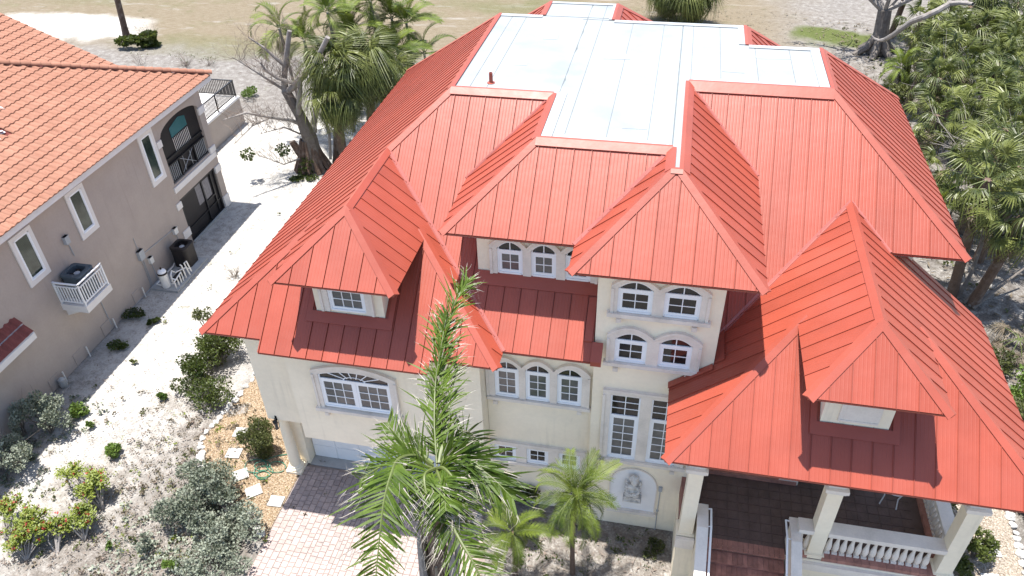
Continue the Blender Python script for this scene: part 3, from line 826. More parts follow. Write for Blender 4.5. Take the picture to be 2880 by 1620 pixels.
def sill(fac, parent, u0, u1, z0, z1, brs=(), d=0.17):
    m = MB(); fac.box(m, u0, u1, z0, z1, -.01, d); fac.box(m, u0 + .04, u1 - .04, z0 - .05, z0, -.01, d - .05)
    m.build('window_sill', M['trim'], parent)
    for u, z in brs:
        m = MB(); fac.box(m, u - .075, u + .075, z - .08, z + .08, -.01, .10); fac.box(m, u - .05, u + .05, z - .055, z + .055, .10, .115); m.build('sill_bracket', M['trim'], parent)

tw = Fac('front', 16.53)
W3 = ((-.82, .11), (.41, 1.36))
surround(tw, HOUSE, [(a, b, 10.20, .24) for a, b in W3], -1.0, 1.60, 9.36)
for a, b in W3: window(tw, HOUSE, a, b, 9.37, 10.20, .24, 10.13)
sill(tw, HOUSE, -1.08, 1.68, 9.24, 9.36, ((-.75, 9.08), (1.28, 9.05)))
W2 = ((-.80, .09), (.42, 1.32))
surround(tw, HOUSE, [(a, b, 8.42, .23) for a, b in W2], -1.03, 1.57, 7.55, 0.22)
for a, b in W2: window(tw, HOUSE, a, b, 7.56, 8.42, .23, 8.34)
sill(tw, HOUSE, -1.10, 1.64, 7.43, 7.55, ((-.74, 7.25), (1.28, 7.25)))
W1 = ((-.80, .085), (.41, 1.315))
surround(tw, HOUSE, [(a, b, 6.22, 0) for a, b in W1], -1.04, 1.58, 3.43, 0.2)
for a, b in W1: window(tw, HOUSE, a, b, 3.43, 6.22, 0, 5.33, (2, 5), (2, 3), 'glassblind', 'glassdark')
sill(tw, HOUSE, -1.10, 1.66, 3.30, 3.42, ((-.78, 3.15), (1.28, 3.12)))
rc = Fac('front', 16.80)
WR = ((-4.41, -3.64), (-3.44, -2.68), (-2.46, -1.70))
surround(rc, HOUSE, [(a, b, 6.49, .26) for a, b in WR], -4.68, -1.45, 5.24, 0.2)
for a, b in WR: window(rc, HOUSE, a, b, 5.25, 6.49, .26, 6.41, (2, 3), (2, 1), 'glassblind', 'glassdark')
sill(rc, HOUSE, -4.68, -1.40, 5.11, 5.23, ((-4.42, 4.95), (-1.75, 4.97)), .15)
WS = ((-4.53, -3.80), (-3.45, -2.71), (-2.38, -1.66))
surround(rc, HOUSE, [(a, b, 2.96, 0) for a, b in WS], -4.68, -1.42, 2.23, 0.2)
for k, (a, b) in enumerate(WS): window(rc, HOUSE, a, b, 2.24, 2.96, 0, None, (2, 2), glow='glassdark' if k < 2 else 'glassblind')
sill(rc, HOUSE, -4.68, -1.40, 2.11, 2.22, ((-4.4, 1.98), (-1.75, 1.98)), .14)
dm = Fac('front', 17.77)
WD = ((-4.40, -3.65), (-3.41, -2.68), (-2.42, -1.69))
surround(dm, HOUSE, [(a, b, 10.22, .25) for a, b in WD], -4.62, -1.48, 9.32, 0.18)
for a, b in WD: window(dm, HOUSE, a, b, 9.33, 10.22, .25, 10.13, glow='glassblind')
wd = Fac('front', 16.05)
surround(wd, HOUSE, [(-9.02, -7.90, 9.75, 0)], -9.28, -7.66, 8.62, 0.15)
window(wd, HOUSE, -9.02, -7.90, 8.66, 9.75, 0, None, (3, 3), glow='glassblind')
gw = Fac('front', 15.75)
surround(gw, HOUSE, [(-9.77, -7.45, 6.27, .22)], -9.98, -7.22, 4.80, 0.26)
window(gw, HOUSE, -9.77, -7.45, 4.86, 6.27, .22, 6.06, (3, 3), glow='glassblind', fan=True, lows=2)
sill(gw, HOUSE, -10.06, -7.16, 4.68, 4.80, ((-9.74, 4.52), (-7.45, 4.52)))
pd = Fac('front', 14.79)
mb = MB(); pd.box(mb, 4.97, 5.93, 8.02, 9.2, -.01, .05); lv = mb.build('louvre_frame', M['trim'], HOUSE)
mb = MB(); pd.box(mb, 5.09, 5.81, 8.10, 9.2, .04, .058); mb.build('louvre_panel', M['trim'], lv)
mb = MB(); pd.box(mb, 5.0, 5.9, 8.06, 8.1, .04, .075); mb.build('louvre_rim', M['trim'], lv)

# arched niche with the plaque that carries the statue
mb = MB(); ib = MB()
na = [(0.14 + 0.74 * cos(a), 2.12 + 0.84 * sin(a)) for a in lin(0, pi, 16)]
tw.slab(ib, [(-.60, .90), (.88, .90)] + na, -.01, .012)
ib.build('niche_panel', M['white'], HOUSE)
for (p, q) in zip(na[:-1], na[1:]):
    r1 = lambda t: (0.14 + (t[0] - .14) * 1.045, 2.12 + (t[1] - 2.12) * 1.045)
    tw.slab(mb, [p, q, r1(q), r1(p)], -.01, .05)
tw.box(mb, -.635, -.60, .90, 2.12, -.01, .05); tw.box(mb, .88, .915, .90, 2.12, -.01, .05); tw.box(mb, -.66, .96, .78, .90, -.01, .14)
mb.build('niche_rim', M['trim'], HOUSE)
mb = MB(); tw.box(mb, .95, 1.07, 2.08, 2.26, -.01, .07); mb.tube([(1.01, 16.50, 2.1), (1.02, 16.50, 0)], .016, 6); tw.box(mb, .97, 1.05, 1.0, 1.05, 0, .05); mb.build('conduit', M['grey'], HOUSE)
mb = MB(); mb.lathe((-1.25, 16.47, 2.55), [(.05, 0), (.08, .02), (.05, .12)], 8); mb.build('wall_light', M['black'], HOUSE)

# garage door, threshold, pier and column
gd = Fac('front', 17.45)
gp = MB(); gd.box(gp, -11.75, -6.2, 0, 2.6, -.1, 0.0); gdo = gp.build('garage_door', M['garage'], HOUSE)
for j in range(4):
    for i in range(6):
        m = MB(); gd.box(m, -11.72 + i * .92, -11.72 + i * .92 + .88, .03 + j * .63, .63 + j * .63, 0, .025); m.build('door_panel', M['garage'], gdo)
mb = MB(); mb.box((-12.2, 17.03, 0), (-11.78, 17.5, 3.30)); mb.box((-12.05, 16.72, 3.0), (-11.4, 17.05, 3.31)); mb.build('garage_pier', M['stucco'], HOUSE)
mb = MB(); mb.box((-11.78, 17.0, -.05), (-6.2, 17.5, .012)); mb.build('threshold', M['concrete'], HOUSE)
def round_column(cx, cy):
    m = MB()
    m.box((cx - .30, cy - .30, 0), (cx + .30, cy + .30, .12))
    m.lathe((cx, cy, .12), [(.28, 0), (.29, .06), (.27, .11), (.23, .13), (.25, .17), (.21, .21), (.205, .9), (.19, 1.7), (.172, 2.55), (.19, 2.58), (.18, 2.62), (.23, 2.72), (.23, 2.76)], 24)
    m.box((cx - .26, cy - .26, 2.88), (cx + .26, cy + .26, 3.01)); m.box((cx - .30, cy - .30, 3.01), (cx + .34, cy + .30, 3.31))
    m.build('garage_column', M['stucco'], HOUSE)
round_column(-12.19, 16.73)
# lantern on the corner of the wing
m = MB(); c = Vector((-12.0, 16.02, 2.98))
m.box(c + Vector((-.04, .1, .30)), c + Vector((.04, .2, .52))); m.tube([c + Vector((0, .12, .45)), c + Vector((0, 0, .47)), c + Vector((0, 0, .38))], .014, 6)
m.lathe(c, [(.10, .36), (.115, .30), (.04, .40)], 4); m.lathe(c, [(.075, 0), (.085, .01), (.06, -.02)], 4)
for sx_, sy_ in ((1, 1), (1, -1), (-1, 1), (-1, -1)): m.tube([c + Vector((.055 * sx_, .055 * sy_, 0)), c + Vector((.085 * sx_, .085 * sy_, .31))], .012, 4)
ln = m.build('wall_lantern', M['black'], HOUSE)
m = MB(); m.lathe(c, [(.06, .01), (.085, .29)], 4); m.build('lantern_glass', M['glassblind'], ln)

# ---------------------------------------------------------------- porch
m = MB(); m.box((1.62, 14.78, 0), (9.42, 18.0, 2.08)); m.build('porch_base', M['stucco'], HOUSE)
m = MB(); m.box((1.56, 14.70, 1.75), (2.12, 14.8, 2.2)); m.build('column_base', M['trim'], HOUSE)
m = MB(); m.box((4.98, 14.66, 1.72), (9.44, 14.80, 2.02)); m.box((9.36, 14.6, 1.72), (9.5, 18, 2.02)); m.build('ledge_band', M['trim'], HOUSE)
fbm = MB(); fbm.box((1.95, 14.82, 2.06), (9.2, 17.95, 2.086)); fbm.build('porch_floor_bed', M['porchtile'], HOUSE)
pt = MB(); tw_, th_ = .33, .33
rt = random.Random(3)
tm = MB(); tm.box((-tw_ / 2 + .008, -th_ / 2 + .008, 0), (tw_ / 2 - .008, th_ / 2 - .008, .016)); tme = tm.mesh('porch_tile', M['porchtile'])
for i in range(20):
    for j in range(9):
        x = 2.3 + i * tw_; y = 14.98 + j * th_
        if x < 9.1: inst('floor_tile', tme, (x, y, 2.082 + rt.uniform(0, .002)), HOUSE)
m = MB()
for k in range(3): m.box((2.3, 17.48 + k * .17, 2.1 + k * .17), (5.3, 17.98, 2.1 + (k + 1) * .17 - .01))
m.build('entry_step', M['steptile'], HOUSE)
m = MB(); m.box((4.75, 17.5, 2.11), (5.35, 17.78, 2.75)); m.box((4.7, 17.46, 2.75), (5.4, 17.82, 2.83)); m.build('entry_pedestal', M['trim'], HOUSE)
# flight of paver steps
srng = random.Random(9)
for k in range(12):
    zt_ = 2.09 - k * .172; y1 = 14.72 - k * .36; y0 = y1 - .36
    m = MB(); m.box((2.5, y0, max(0, zt_ - .34)), (4.78, y1 + .02, zt_ - .19)); stp = m.build('step', M['steptile'], HOUSE)
    n = 15
    for i in range(n):
        a = 2.52 + (2.26 / n) * i
        m = MB(); m.box((a + .004, y0 - .035, zt_ - .235), (a + 2.26 / n - .004, y1 - .002, zt_ - .172 + srng.uniform(0, .004))); m.build('paver', M['steptile'], stp)
m = MB()
for i in range(15):
    a = 2.52 + (2.26 / 15) * i
    m.box((a + .004, 14.66, 2.03), (a + 2.26 / 15 - .004, 15.0, 2.106))
m.build('step_nosing', M['steptile'], HOUSE)
def cheek(x0, x1):
    m = MB()
    poly = [(x0, 15.35, 1.2), (x0, 15.35, 3.02), (x0, 14.62, 3.02), (x0, 10.6, 1.02), (x0, 10.6, 0), (x0, 15.35, 0)]
    m.prism(poly, (x1 - x0, 0, 0)); w = m.build('stair_wall', M['stucco'], HOUSE)
    m = MB(); e = .05
    m.prism([(x0 - e, 15.42, 3.02), (x0 - e, 15.42, 3.12), (x0 - e, 14.58, 3.12), (x0 - e, 10.5, 1.10), (x0 - e, 10.5, 1.0), (x0 - e, 14.60, 3.02)], (x1 - x0 + 2 * e, 0, 0))
    m.build('wall_cap', M['trim'], w)
cheek(2.14, 2.37); cheek(4.82, 5.02)
for x, s_ in ((2.50, -1), (4.66, 1)):
    m = MB()
    zr = lambda y: 3.12 - max(0, 14.65 - y) * .49
    top = [(x + s_ * .13, 15.28, zr(15.28) - .04), (x, 15.28, 3.12), (x, 14.65, 3.12), (x, 13.0, zr(13.0)), (x, 11.0, zr(11.0))]
    m.tube(top, .032, 4)
    for y in (14.65, 13.2, 11.6): m.tube([(x + s_ * .13, y, zr(y) - .03), (x, y, zr(y) - .01)], .016, 6)
    m.build('handrail', M['white'], HOUSE)

COLS = (1.84, 5.60, 9.17)
def square_column(cx, y0, zb=2.24, zt=5.08, w=.42):
    m = MB()
    m.box((cx - w / 2, y0, zb), (cx + w / 2, y0 + w, zt))
    m.box((cx - w / 2 - .07, y0 - .07, zb - .22), (cx + w / 2 + .07, y0 + w + .07, zb))
    c = m.build('porch_column', M['stucco'], HOUSE)
    m = MB(); m.box((cx - w / 2 - .05, y0 - .05, zt), (cx + w / 2 + .05, y0 + w + .05, zt + .08)); m.box((cx - w / 2 - .10, y0 - .10, zt + .08), (cx + w / 2 + .10, y0 + w + .10, zt + .2)); m.build('capital', M['trim'], c)
for cx in COLS: square_column(cx, 14.90)
square_column(1.75, 17.2); square_column(9.17, 18.0)
def arch_beam(x0, x1, y0, y1, along='x'):
    m = MB(); n = 16
    us = lin(x0, x1, n); uc, hw = (x0 + x1) / 2, (x1 - x0) / 2
    for a, b in zip(us[:-1], us[1:]):
        za, zb_ = arc(a, uc, hw, 5.28, .86), arc(b, uc, hw, 5.28, .86)
        if along == 'x': m.prism([(a, y0, za), (b, y0, zb_), (b, y0, 6.82), (a, y0, 6.82)], (0, y1 - y0, 0))
        else: m.prism([(y0, a, za), (y0, b, zb_), (y0, b, 6.82), (y0, a, 6.82)], (y1 - y0, 0, 0))
    return m.build('arch_beam', M['trim'], HOUSE)
arch_beam(2.06, 5.38, 14.92, 15.30); arch_beam(5.82, 8.95, 14.92, 15.30); arch_beam(15.33, 18.0, 9.0, 9.36, 'y')
m = MB()
for cx in COLS: m.box((cx - .22, 14.91, 5.28), (cx + .22, 15.31, 6.83))
m.build('beam_block', M['trim'], HOUSE)
# balustrade
def baluster_mesh():
    m = MB(); m.box((-.075, -.075, 0), (.075, .075, .07))
    m.lathe((0, 0, .07), [(.05, 0), (.06, .03), (.085, .12), (.092, .22), (.08, .32), (.055, .45), (.042, .58), (.05, .68), (.06, .72)], 12)
    m.box((-.07, -.07, .79), (.07, .07, .88)); return m.mesh('baluster', M['trim'])
BAL = baluster_mesh()
for k in range(14): inst('baluster', BAL, (5.97 + k * .2065, 15.06, 2.22), HOUSE)
for k in range(2): inst('baluster', BAL, (5.14 + k * .2, 15.06, 2.22), HOUSE)
for k in range(13): inst('baluster', BAL, (9.22, 15.5 + k * .2, 2.22), HOUSE)
m = MB(); m.box((5.80, 14.9, 3.10), (8.97, 15.22, 3.2)); m.box((5.8, 14.86, 3.2), (8.97, 15.30, 3.32)); m.box((4.98, 14.9, 3.10), (5.40, 15.22, 3.2)); m.box((4.98, 14.86, 3.2), (5.40, 15.30, 3.32)); m.build('balustrade_rail', M['trim'], HOUSE)
m = MB(); m.box((9.06, 15.35, 3.10), (9.38, 18.0, 3.2)); m.box((9.02, 15.33, 3.2), (9.42, 18.0, 3.32)); m.build('balustrade_rail', M['trim'], HOUSE)
for k in range(14):
    m = MB(); m.box((5.82 + k * .225, 14.80, 2.06), (5.82 + k * .225 + .219, 15.3, 2.22)); m.build('plinth_paver', M['steptile'], HOUSE)
m = MB(); m.box((5.0, 14.82, 2.06), (5.4, 15.3, 2.215)); m.box((9.0, 15.34, 2.06), (9.42, 18.0, 2.218)); m.build('plinth', M['steptile'], HOUSE)
m = MB(); m.box((1.62, 15.4, 2.06), (2.02, 17.9, 2.9)); m.build('porch_side_wall', M['steptile'], HOUSE)

# a pale metal table ring peeks out beneath the porch eave
ch = thing('patio_table', 'pale metal patio table ring on the dark porch floor, half hidden by the eave', 'table', (8.15, 17.48, 2.1))
m = MB(); cc = Vector((8.15, 17.48, 2.1))
m.tube([cc + Vector((.42 * cos(a), .42 * sin(a), .72)) for a in lin(0, 2 * pi, 28)], .026, 6); m.build('rim', M['white'], ch)
for a in (pi * 1.2, pi * 1.62, pi * .4, pi * .8):
    m = MB(); m.tube([cc + Vector((.41 * cos(a), .41 * sin(a), .72)), cc + Vector((.32 * cos(a), .32 * sin(a), .4)), cc + Vector((.40 * cos(a), .40 * sin(a), .0))], .02, 6); m.build('leg', M['white'], ch)

# stone bust of a child on the niche wall
st = thing('cherub_statue', 'weathered grey stone cherub bust mounted in the arched wall niche', 'statue', (0.13, 16.4, 1.85))
def blob(name, balls, mat_, parent, vox=0.025):
    import bmesh
    bm = bmesh.new()
    for c, r, s3 in balls:
        mtx = Matrix.Translation(Vector(c) - wloc(parent)) @ Matrix.Diagonal((r * s3[0], r * s3[1], r * s3[2], 1))
        bmesh.ops.create_icosphere(bm, subdivisions=2, radius=1, matrix=mtx)
    me = bpy.data.meshes.new(name); bm.to_mesh(me); bm.free(); me.materials.append(mat_)
    o = link(bpy.data.objects.new(name, me)); o.parent = parent
    r = o.modifiers.new('fuse', 'REMESH'); r.mode = 'VOXEL'; r.voxel_size = vox; r.use_smooth_shade = True
    return o
c0 = Vector((0.13, 16.38, 1.85))
bl = lambda x, y, z, r, s=(1, 1, 1): ((c0.x + x, c0.y + y, c0.z + z), r, s)
blob('figure', [bl(0, 0, .22, .19, (1, .7, 1.25)), bl(-.02, -.04, .42, .15, (1.15, .7, .8)), bl(.02, -.06, .60, .06), bl(.03, -.09, .74, .135, (.9, .95, 1.1)), bl(.04, -.21, .72, .03), bl(-.01, -.19, .77, .03), bl(.08, -.19, .77, .03),
                bl(-.09, -.03, .82, .08), bl(.0, -.02, .88, .09), bl(.11, -.03, .84, .075), bl(.13, -.02, .72, .06), bl(-.09, -.0, .70, .07),
                bl(-.19, -.06, .40, .075), bl(-.21, -.12, .28, .06), bl(-.15, -.18, .20, .055), bl(-.06, -.20, .2, .05), bl(.17, -.06, .40, .075), bl(.2, -.13, .29, .06), bl(.13, -.19, .22, .055), bl(.04, -.20, .24, .05),
                bl(-.22, .05, .5, .09, (.7, .4, 1.3)), bl(.23, .05, .5, .09, (.7, .4, 1.3)), bl(-.1, -.08, .07, .12, (1.2, .9, .8)), bl(.1, -.08, .07, .12, (1.2, .9, .8))], M['statue'], st)
m = MB(); m.box(c0 + Vector((-.26, -.16, -.16)), c0 + Vector((.28, .14, 0))); m.box(c0 + Vector((-.29, -.19, -.2)), c0 + Vector((.31, .14, -.15))); m.build('plinth', M['statue'], st)

# ---------------------------------------------------------------- the neighbour's house
M['beige'] = mat('taupe_stucco', (0.41, 0.35, 0.31), 0.9, 0.05, 1.2, 0.3, 70, dirt=((0.36, 0.29, 0.23), 0.25), big=0.4, streak=((0.27, 0.23, 0.2), 0.35))
M['ntrim'] = mat('pale_stucco_trim', (0.72, 0.69, 0.66), 0.85, 0.04, 2.0, 0.1, 60)
def tile_mat(name, lo, hi, objv=True):
    k = NT(name); p = k.pos()
    f = k.math('ADD', k.math('MULTIPLY', k.noise(p, 0.6, 5), 0.4), k.math('MULTIPLY', k.noise(p, 3.1, 2, 0.8), 0.6))
    c = k.ramp(f, (0.32, lo), (0.68, hi))
    d = k.sstep(k.noise(p, 2.3, 6, 0.7), 0.60, 0.75)
    c = k.mix(k.math('MULTIPLY', d, 0.28), c, (0.16, 0.06, 0.042))
    if objv:
        h = k.n('HueSaturation', Color=c); k.set(h.inputs['Value'], k.math('ADD', 0.91, k.math('MULTIPLY', k.rnd(), 0.18))); c = h
    k.set(k.b.inputs['Base Color'], c); k.b.inputs['Roughness'].default_value = 0.8; k.b.inputs['Specular IOR Level'].default_value = 0.25
    return k.m
M['tile'] = tile_mat('terracotta_roof_tile', (0.25, 0.115, 0.074), (0.315, 0.158, 0.107))
M['under'] = mat('torn_underlayment', (0.55, 0.53, 0.55), 0.8, 0.2, 6)
M['screen'] = mat('dark_insect_screen', (0.012, 0.010, 0.012), 0.55, 0.2)
M['pvc'] = mat('white_pvc_pipe', (0.74, 0.72, 0.68), 0.4, 0.06, 5)

M['glint'] = mat('grey_screen_glint', (.20, .19, .20), .5, .2, 8)
M['nglass'] = glass('green_reflecting_glass', (0.012, 0.022, 0.016), (0.05, 0.075, 0.055))
NB = thing('tile_roofed_house', 'taupe stucco house with orange terracotta tile roof and narrow white framed windows', 'house', (-24.0, 22.0, 0.0))
NX = -24.0
nf = Fac('side', NX)
# side wall with two openings (an arched balcony above, a screened porch below)
def side_wall():
    m = MB(); t = -0.25
    def pc(y0, y1, z0, z1): m.box((NX + t, y0, z0), (NX, y1, z1))
    pc(8.0, 29.9, 0, 7.1); pc(29.9, 33.45, 2.62, 3.5); pc(33.45, 33.95, 0, 7.1); pc(29.9, 33.45, 6.75, 7.1)
    uc, hw = 31.73, 1.72
    us = lin(29.9, 33.45, 18)
    for a, b in zip(us[:-1], us[1:]):
        za, zb_ = 5.95 + .62 * sqrt(max(0, 1 - ((a - uc) / (hw + .1)) ** 2)), 5.95 + .62 * sqrt(max(0, 1 - ((b - uc) / (hw + .1)) ** 2))
        m.prism([(NX, a, za), (NX, b, zb_), (NX, b, 6.76), (NX, a, 6.76)], (t, 0, 0))
    m.box((NX - .3, 33.70, 0), (-36, 33.95, 7.1)); m.box((NX - 2.4, 28.5, 3.1), (NX - .25, 33.7, 3.4)); m.box((-36, 8, 0), (-35.8, 33.7, 7.1))
    m.build('side_wall', M['beige'], NB)
    m = MB(); m.box((NX - 2.3, 28.6, 0), (NX - 2.2, 33.7, 7.0)); m.box((NX - 2.2, 28.5, 0), (NX - .25, 28.6, 7.0)); m.build('inner_wall', M['beige'], NB)
side_wall()
m = MB(); nf.box(m, 29.72, 33.97, 3.08, 3.38, -.1, .06); m.box((NX - .02, 33.9, 3.08), (NX + .06, 33.99, 3.38)); m.build('string_course', M['ntrim'], NB)
for (y0, y1, z0, z1) in ((29.55, 29.93, 5.65, 6.0), (33.42, 33.97, 5.65, 6.02), (33.42, 33.97, 3.40, 3.72), (29.5, 29.93, 2.2, 2.55), (33.42, 33.97, 2.2, 2.58), (29.3, 29.93, .55, 1.0), (33.42, 33.97, .0, .7)):
    m = MB(); nf.box(m, y0, y1, z0, z1, -.05, .055); m.build('quoin_block', M['ntrim'], NB)
# balcony: insect screen, railing, green glass
m = MB(); m.box((NX - .20, 29.9, 3.42), (NX - .17, 33.45, 6.7)); m.build('balcony_screen', M['screen'], NB)
m = MB(); nf.slab(m, [(31.0, 5.55), (32.45, 5.60), (32.45, 6.12), (31.9, 6.28), (31.0, 6.05)], -.165, -.15); m.build('green_pane', M['glassteal'], NB)
for k in range(11):  # pale bars stand in for the sunlit floor pattern behind the screen
    m = MB(); y = 31.05 + k * .135; m.tube([(NX - .155, y, 5.5), (NX - .155, y + .02, 4.7)], .018, 4); m.build('sunlit_pattern_bar', M['ntrim'], NB)
rl = MB(); rl.box((NX - .13, 29.92, 4.42), (NX - .07, 33.43, 4.48)); rl.box((NX - .13, 29.92, 3.55), (NX - .07, 33.43, 3.6)); rl.box((NX - .14, 30.9, 3.5), (NX - .06, 30.98, 4.5)); rl.box((NX - .14, 32.3, 3.5), (NX - .06, 32.38, 4.5))
rl.box((NX - .16, 29.92, 4.72), (NX - .1, 33.43, 4.80)); rlo = rl.build('balcony_railing', M['black'], NB)
for k in range(24):
    y = 30.05 + k * .142
    if 30.9 < y < 32.4: continue
    m = MB(); m.box((NX - .115, y, 3.58), (NX - .085, y + .02, 4.44)); m.build('bar', M['grey'], rlo)
for a, b in (((31.0, 3.6), (32.28, 4.42)), ((31.0, 4.42), (32.28, 3.6)), ((31.3, 3.6), (31.3, 4.42)), ((31.95, 3.6), (31.95, 4.42))):
    m = MB(); m.tube([(NX - .1, a[0], a[1]), (NX - .1, b[0], b[1])], .014, 4); m.build('bar', M['grey'], rlo)
# ground floor screened porch with its door
m = MB(); m.box((NX - .14, 29.9, .06), (NX - .11, 33.45, 2.62)); m.build('porch_screen', M['screen'], NB)
fr = MB()
for y in (29.93, 31.98, 33.28): fr.box((NX - .10, y, .05), (NX - .03, y + .09, 2.6))
fr.box((NX - .10, 29.93, .05), (NX - .03, 33.4, .14)); fr.box((NX - .10, 29.93, 2.5), (NX - .03, 33.4, 2.6)); fr.box((NX - .09, 29.93, .72), (NX - .05, 33.4, .78))
fr.box((NX - .10, 32.9, .05), (NX - .03, 32.98, 2.5)); fr.box((NX - .085, 32.05, 1.2), (NX - .04, 32.95, 1.26)); fr.build('screen_door_frame', M['black'], NB)
for y0, y1, z0, z1 in ((31.45, 31.95, 1.35, 2.45), (32.1, 32.75, 1.3, 2.4)):  # grey patches painted as glints on the dark screen
    m = MB(); nf.box(m, y0, y1, z0, z1, -.108, -.10); m.build('screen_glint', M['glint'], NB)
m = MB(); m.box((NX + .0, 29.9, -.05), (NX + .12, 33.5, .08)); m.build('porch_kerb', M['concrete'], NB)
# narrow windows
for (y0, y1, z0, z1) in ((28.37, 29.5, 4.22, 6.85), (23.17, 24.3, 4.6, 6.83), (19.88, 21.05, 4.53, 6.78)):
    m = MB(); tw0 = .17
    nf.box(m, y0, y0 + tw0, z0, z1, -.05, .06); nf.box(m, y1 - tw0, y1, z0, z1, -.05, .06); nf.box(m, y0 + tw0, y1 - tw0, z0, z0 + tw0 + .06, -.05, .06); nf.box(m, y0 + tw0, y1 - tw0, z1 - tw0, z1, -.05, .058)
    su = m.build('window_surround', M['ntrim'], NB)
    window(nf, NB, y0 + tw0, y1 - tw0, z0 + tw0 + .05, z1 - tw0 + .02, 0, None, (1, 1), glow='nglass', fw=.06, st=.06)

# eave: fascia board and soffit
KN = 0.42; EX, EZ, EY = -23.4, 7.52, 34.45
m = MB(); m.box((EX - .06, 8, 7.2), (EX - .02, EY, EZ - .03)); m.box((-36, EY - .06, 7.2), (EX - .06, EY - .02, EZ - .03)); m.build('fascia_board', M['ntrim'], NB)
m = MB(); m.face([(EX - .06, 8, 7.18), (EX - .06, EY - .06, 7.18), (-36, EY - .06, 7.18), (-36, 8, 7.18)]); m.build('soffit', M['ntrim'], NB)
# roof planes beneath the tiles
CNN = 1 / sqrt(1 + KN * KN); SNN = KN * CNN
def nz(x, off=0.0): return EZ - .03 + KN * (EX + off - x)
m = MB(); L = 13.0
m.face([(EX, 8, nz(EX)), (EX, EY, nz(EX)), (EX - L, EY - L, nz(EX - L)), (EX - L, 8, nz(EX - L))])
m.face([(EX, EY, nz(EX)), (-44, EY, nz(EX)), (-44, EY - L, nz(EX - L)), (EX - L, EY - L, nz(EX - L))])
OFF = -4.0
m.face([(EX + OFF, 33.95, nz(EX)), (EX + OFF - 14, 33.95, nz(EX - 14)), (EX + OFF - 14, 18, nz(EX - 14)), (EX + OFF, 33.0, nz(EX))])
m.build('roof_deck', M['deck'], NB)
# S shaped tiles: one mesh, the nearest 300 as objects, the rest joined
TW, TL, EXPO = 0.30, 0.46, 0.42
def tile_geo():
    prof = [(-.15, .012), (-.11, .045), (-.06, .068), (-.01, .062), (.04, .030), (.08, .014), (.115, .010), (.15, .014)]
    v, f = [], []
    up = Vector((-CNN, 0, SNN)); n = Vector((SNN, 0, CNN))
    for s_, dz in ((0.0, .031), (TL, -.012)):
        for u, h in prof: v.append(Vector((0, u, 0)) + up * s_ + n * (h + dz))
    k = len(prof)
    for i in range(k - 1): f.append((i, i + 1, k + i + 1, k + i))
    b = len(v)
    for u, h in prof: v.append(Vector((0, u, 0)) + n * (h * .35 - .012))
    for i in range(k - 1): f.append((b + i, b + i + 1, i + 1, i))
    return v, f
tv, tf = tile_geo()
tme = bpy.data.meshes.new('roof_tile'); tme.from_pydata([tuple(a) for a in tv], [], tf); tme.materials.append(M['tile'])
spots = []
tr = random.Random(21)
gone = [(-27.05, 23.75), (-26.75, 23.85), (-26.75, 24.15), (-26.4, 24.3), (-28.0, 25.5), (-27.9, 25.7)]
def field(off, y_lo, y_hi, nrows, hip):
    for r in range(nrows):
        s_ = r * EXPO * CNN
        x = EX + off + .06 - s_
        y = y_lo
        while y < y_hi(x) - .08:
            if y > (hip(x) if hip else -99): spots.append((x, y, EZ - .03 + KN * s_ - .02 * 0))
            y += TW
field(0.0, 13.5, lambda x: EY - (EX - x), 27, None)
field(OFF, 17.0, lambda x: 33.95, 30, lambda x: (x + 61.7))
spots = [p for p in spots if not any(abs(p[0] - a) < .21 and abs(p[1] - b) < .16 for a, b in gone)]
spots.sort(key=lambda p: p[0] ** 2 + p[1] ** 2 + (22.75 - p[2]) ** 2)
# only tiles that fall inside the picture count as near
def inview(p):
    d = Vector(p) - Vector((0, 0, 22.75)); z_ = d.dot(F_AX)
    return z_ > 0 and abs(d.dot(R_AX) / z_) < .665 and abs(d.dot(U_AX) / z_) < .375
near = [p for p in spots if inview(p)][:292]; ns = set(near)
for p in near: inst('roof_tile', tme, (p[0], p[1], p[2] + tr.uniform(-.004, .006)), NB, (0, 0, tr.uniform(-.015, .015)))
m = MB()
for p in spots:
    if p in ns: continue
    b = len(m.v); j = tr.uniform(-.005, .007)
    m.v += [(p[0] + a.x, p[1] + a.y, p[2] + a.z + j) for a in tv]
    m.f += [tuple(b + i for i in q_) for q_ in tf]; m.m += [0] * len(tf)
o = m.build('roof_tiles', M['tile'], NB); o['kind'] = 'stuff'
# ridge tiles along the hip
hp0, hp1 = Vector((EX + .05, EY + .05, EZ + .05)), Vector((EX - L, EY - L, nz(EX - L) + .08))
t = (hp1 - hp0).normalized(); Lh = (hp1 - hp0).length; k = 0
rm = MB(); sd = Vector((-t.y, t.x, 0)).normalized(); upv = t.cross(sd)
if upv.z < 0: upv = -upv
ring = lambda s_, r, dz: [t * s_ + sd * (r * cos(a)) + upv * (r * .85 * sin(a) + dz) for a in lin(-.15, pi + .15, 8)]
a, b = ring(0, .17, .02), ring(.46, .145, 0)
for i in range(8): rm.face([a[i], a[i + 1], b[i + 1], b[i]])
rm.face(a)
rme = rm.mesh('ridge_tile', M['tile'], True)
while k * .40 < Lh:
    inst('ridge_tile', rme, hp0 + t * (k * .40), NB); k += 1
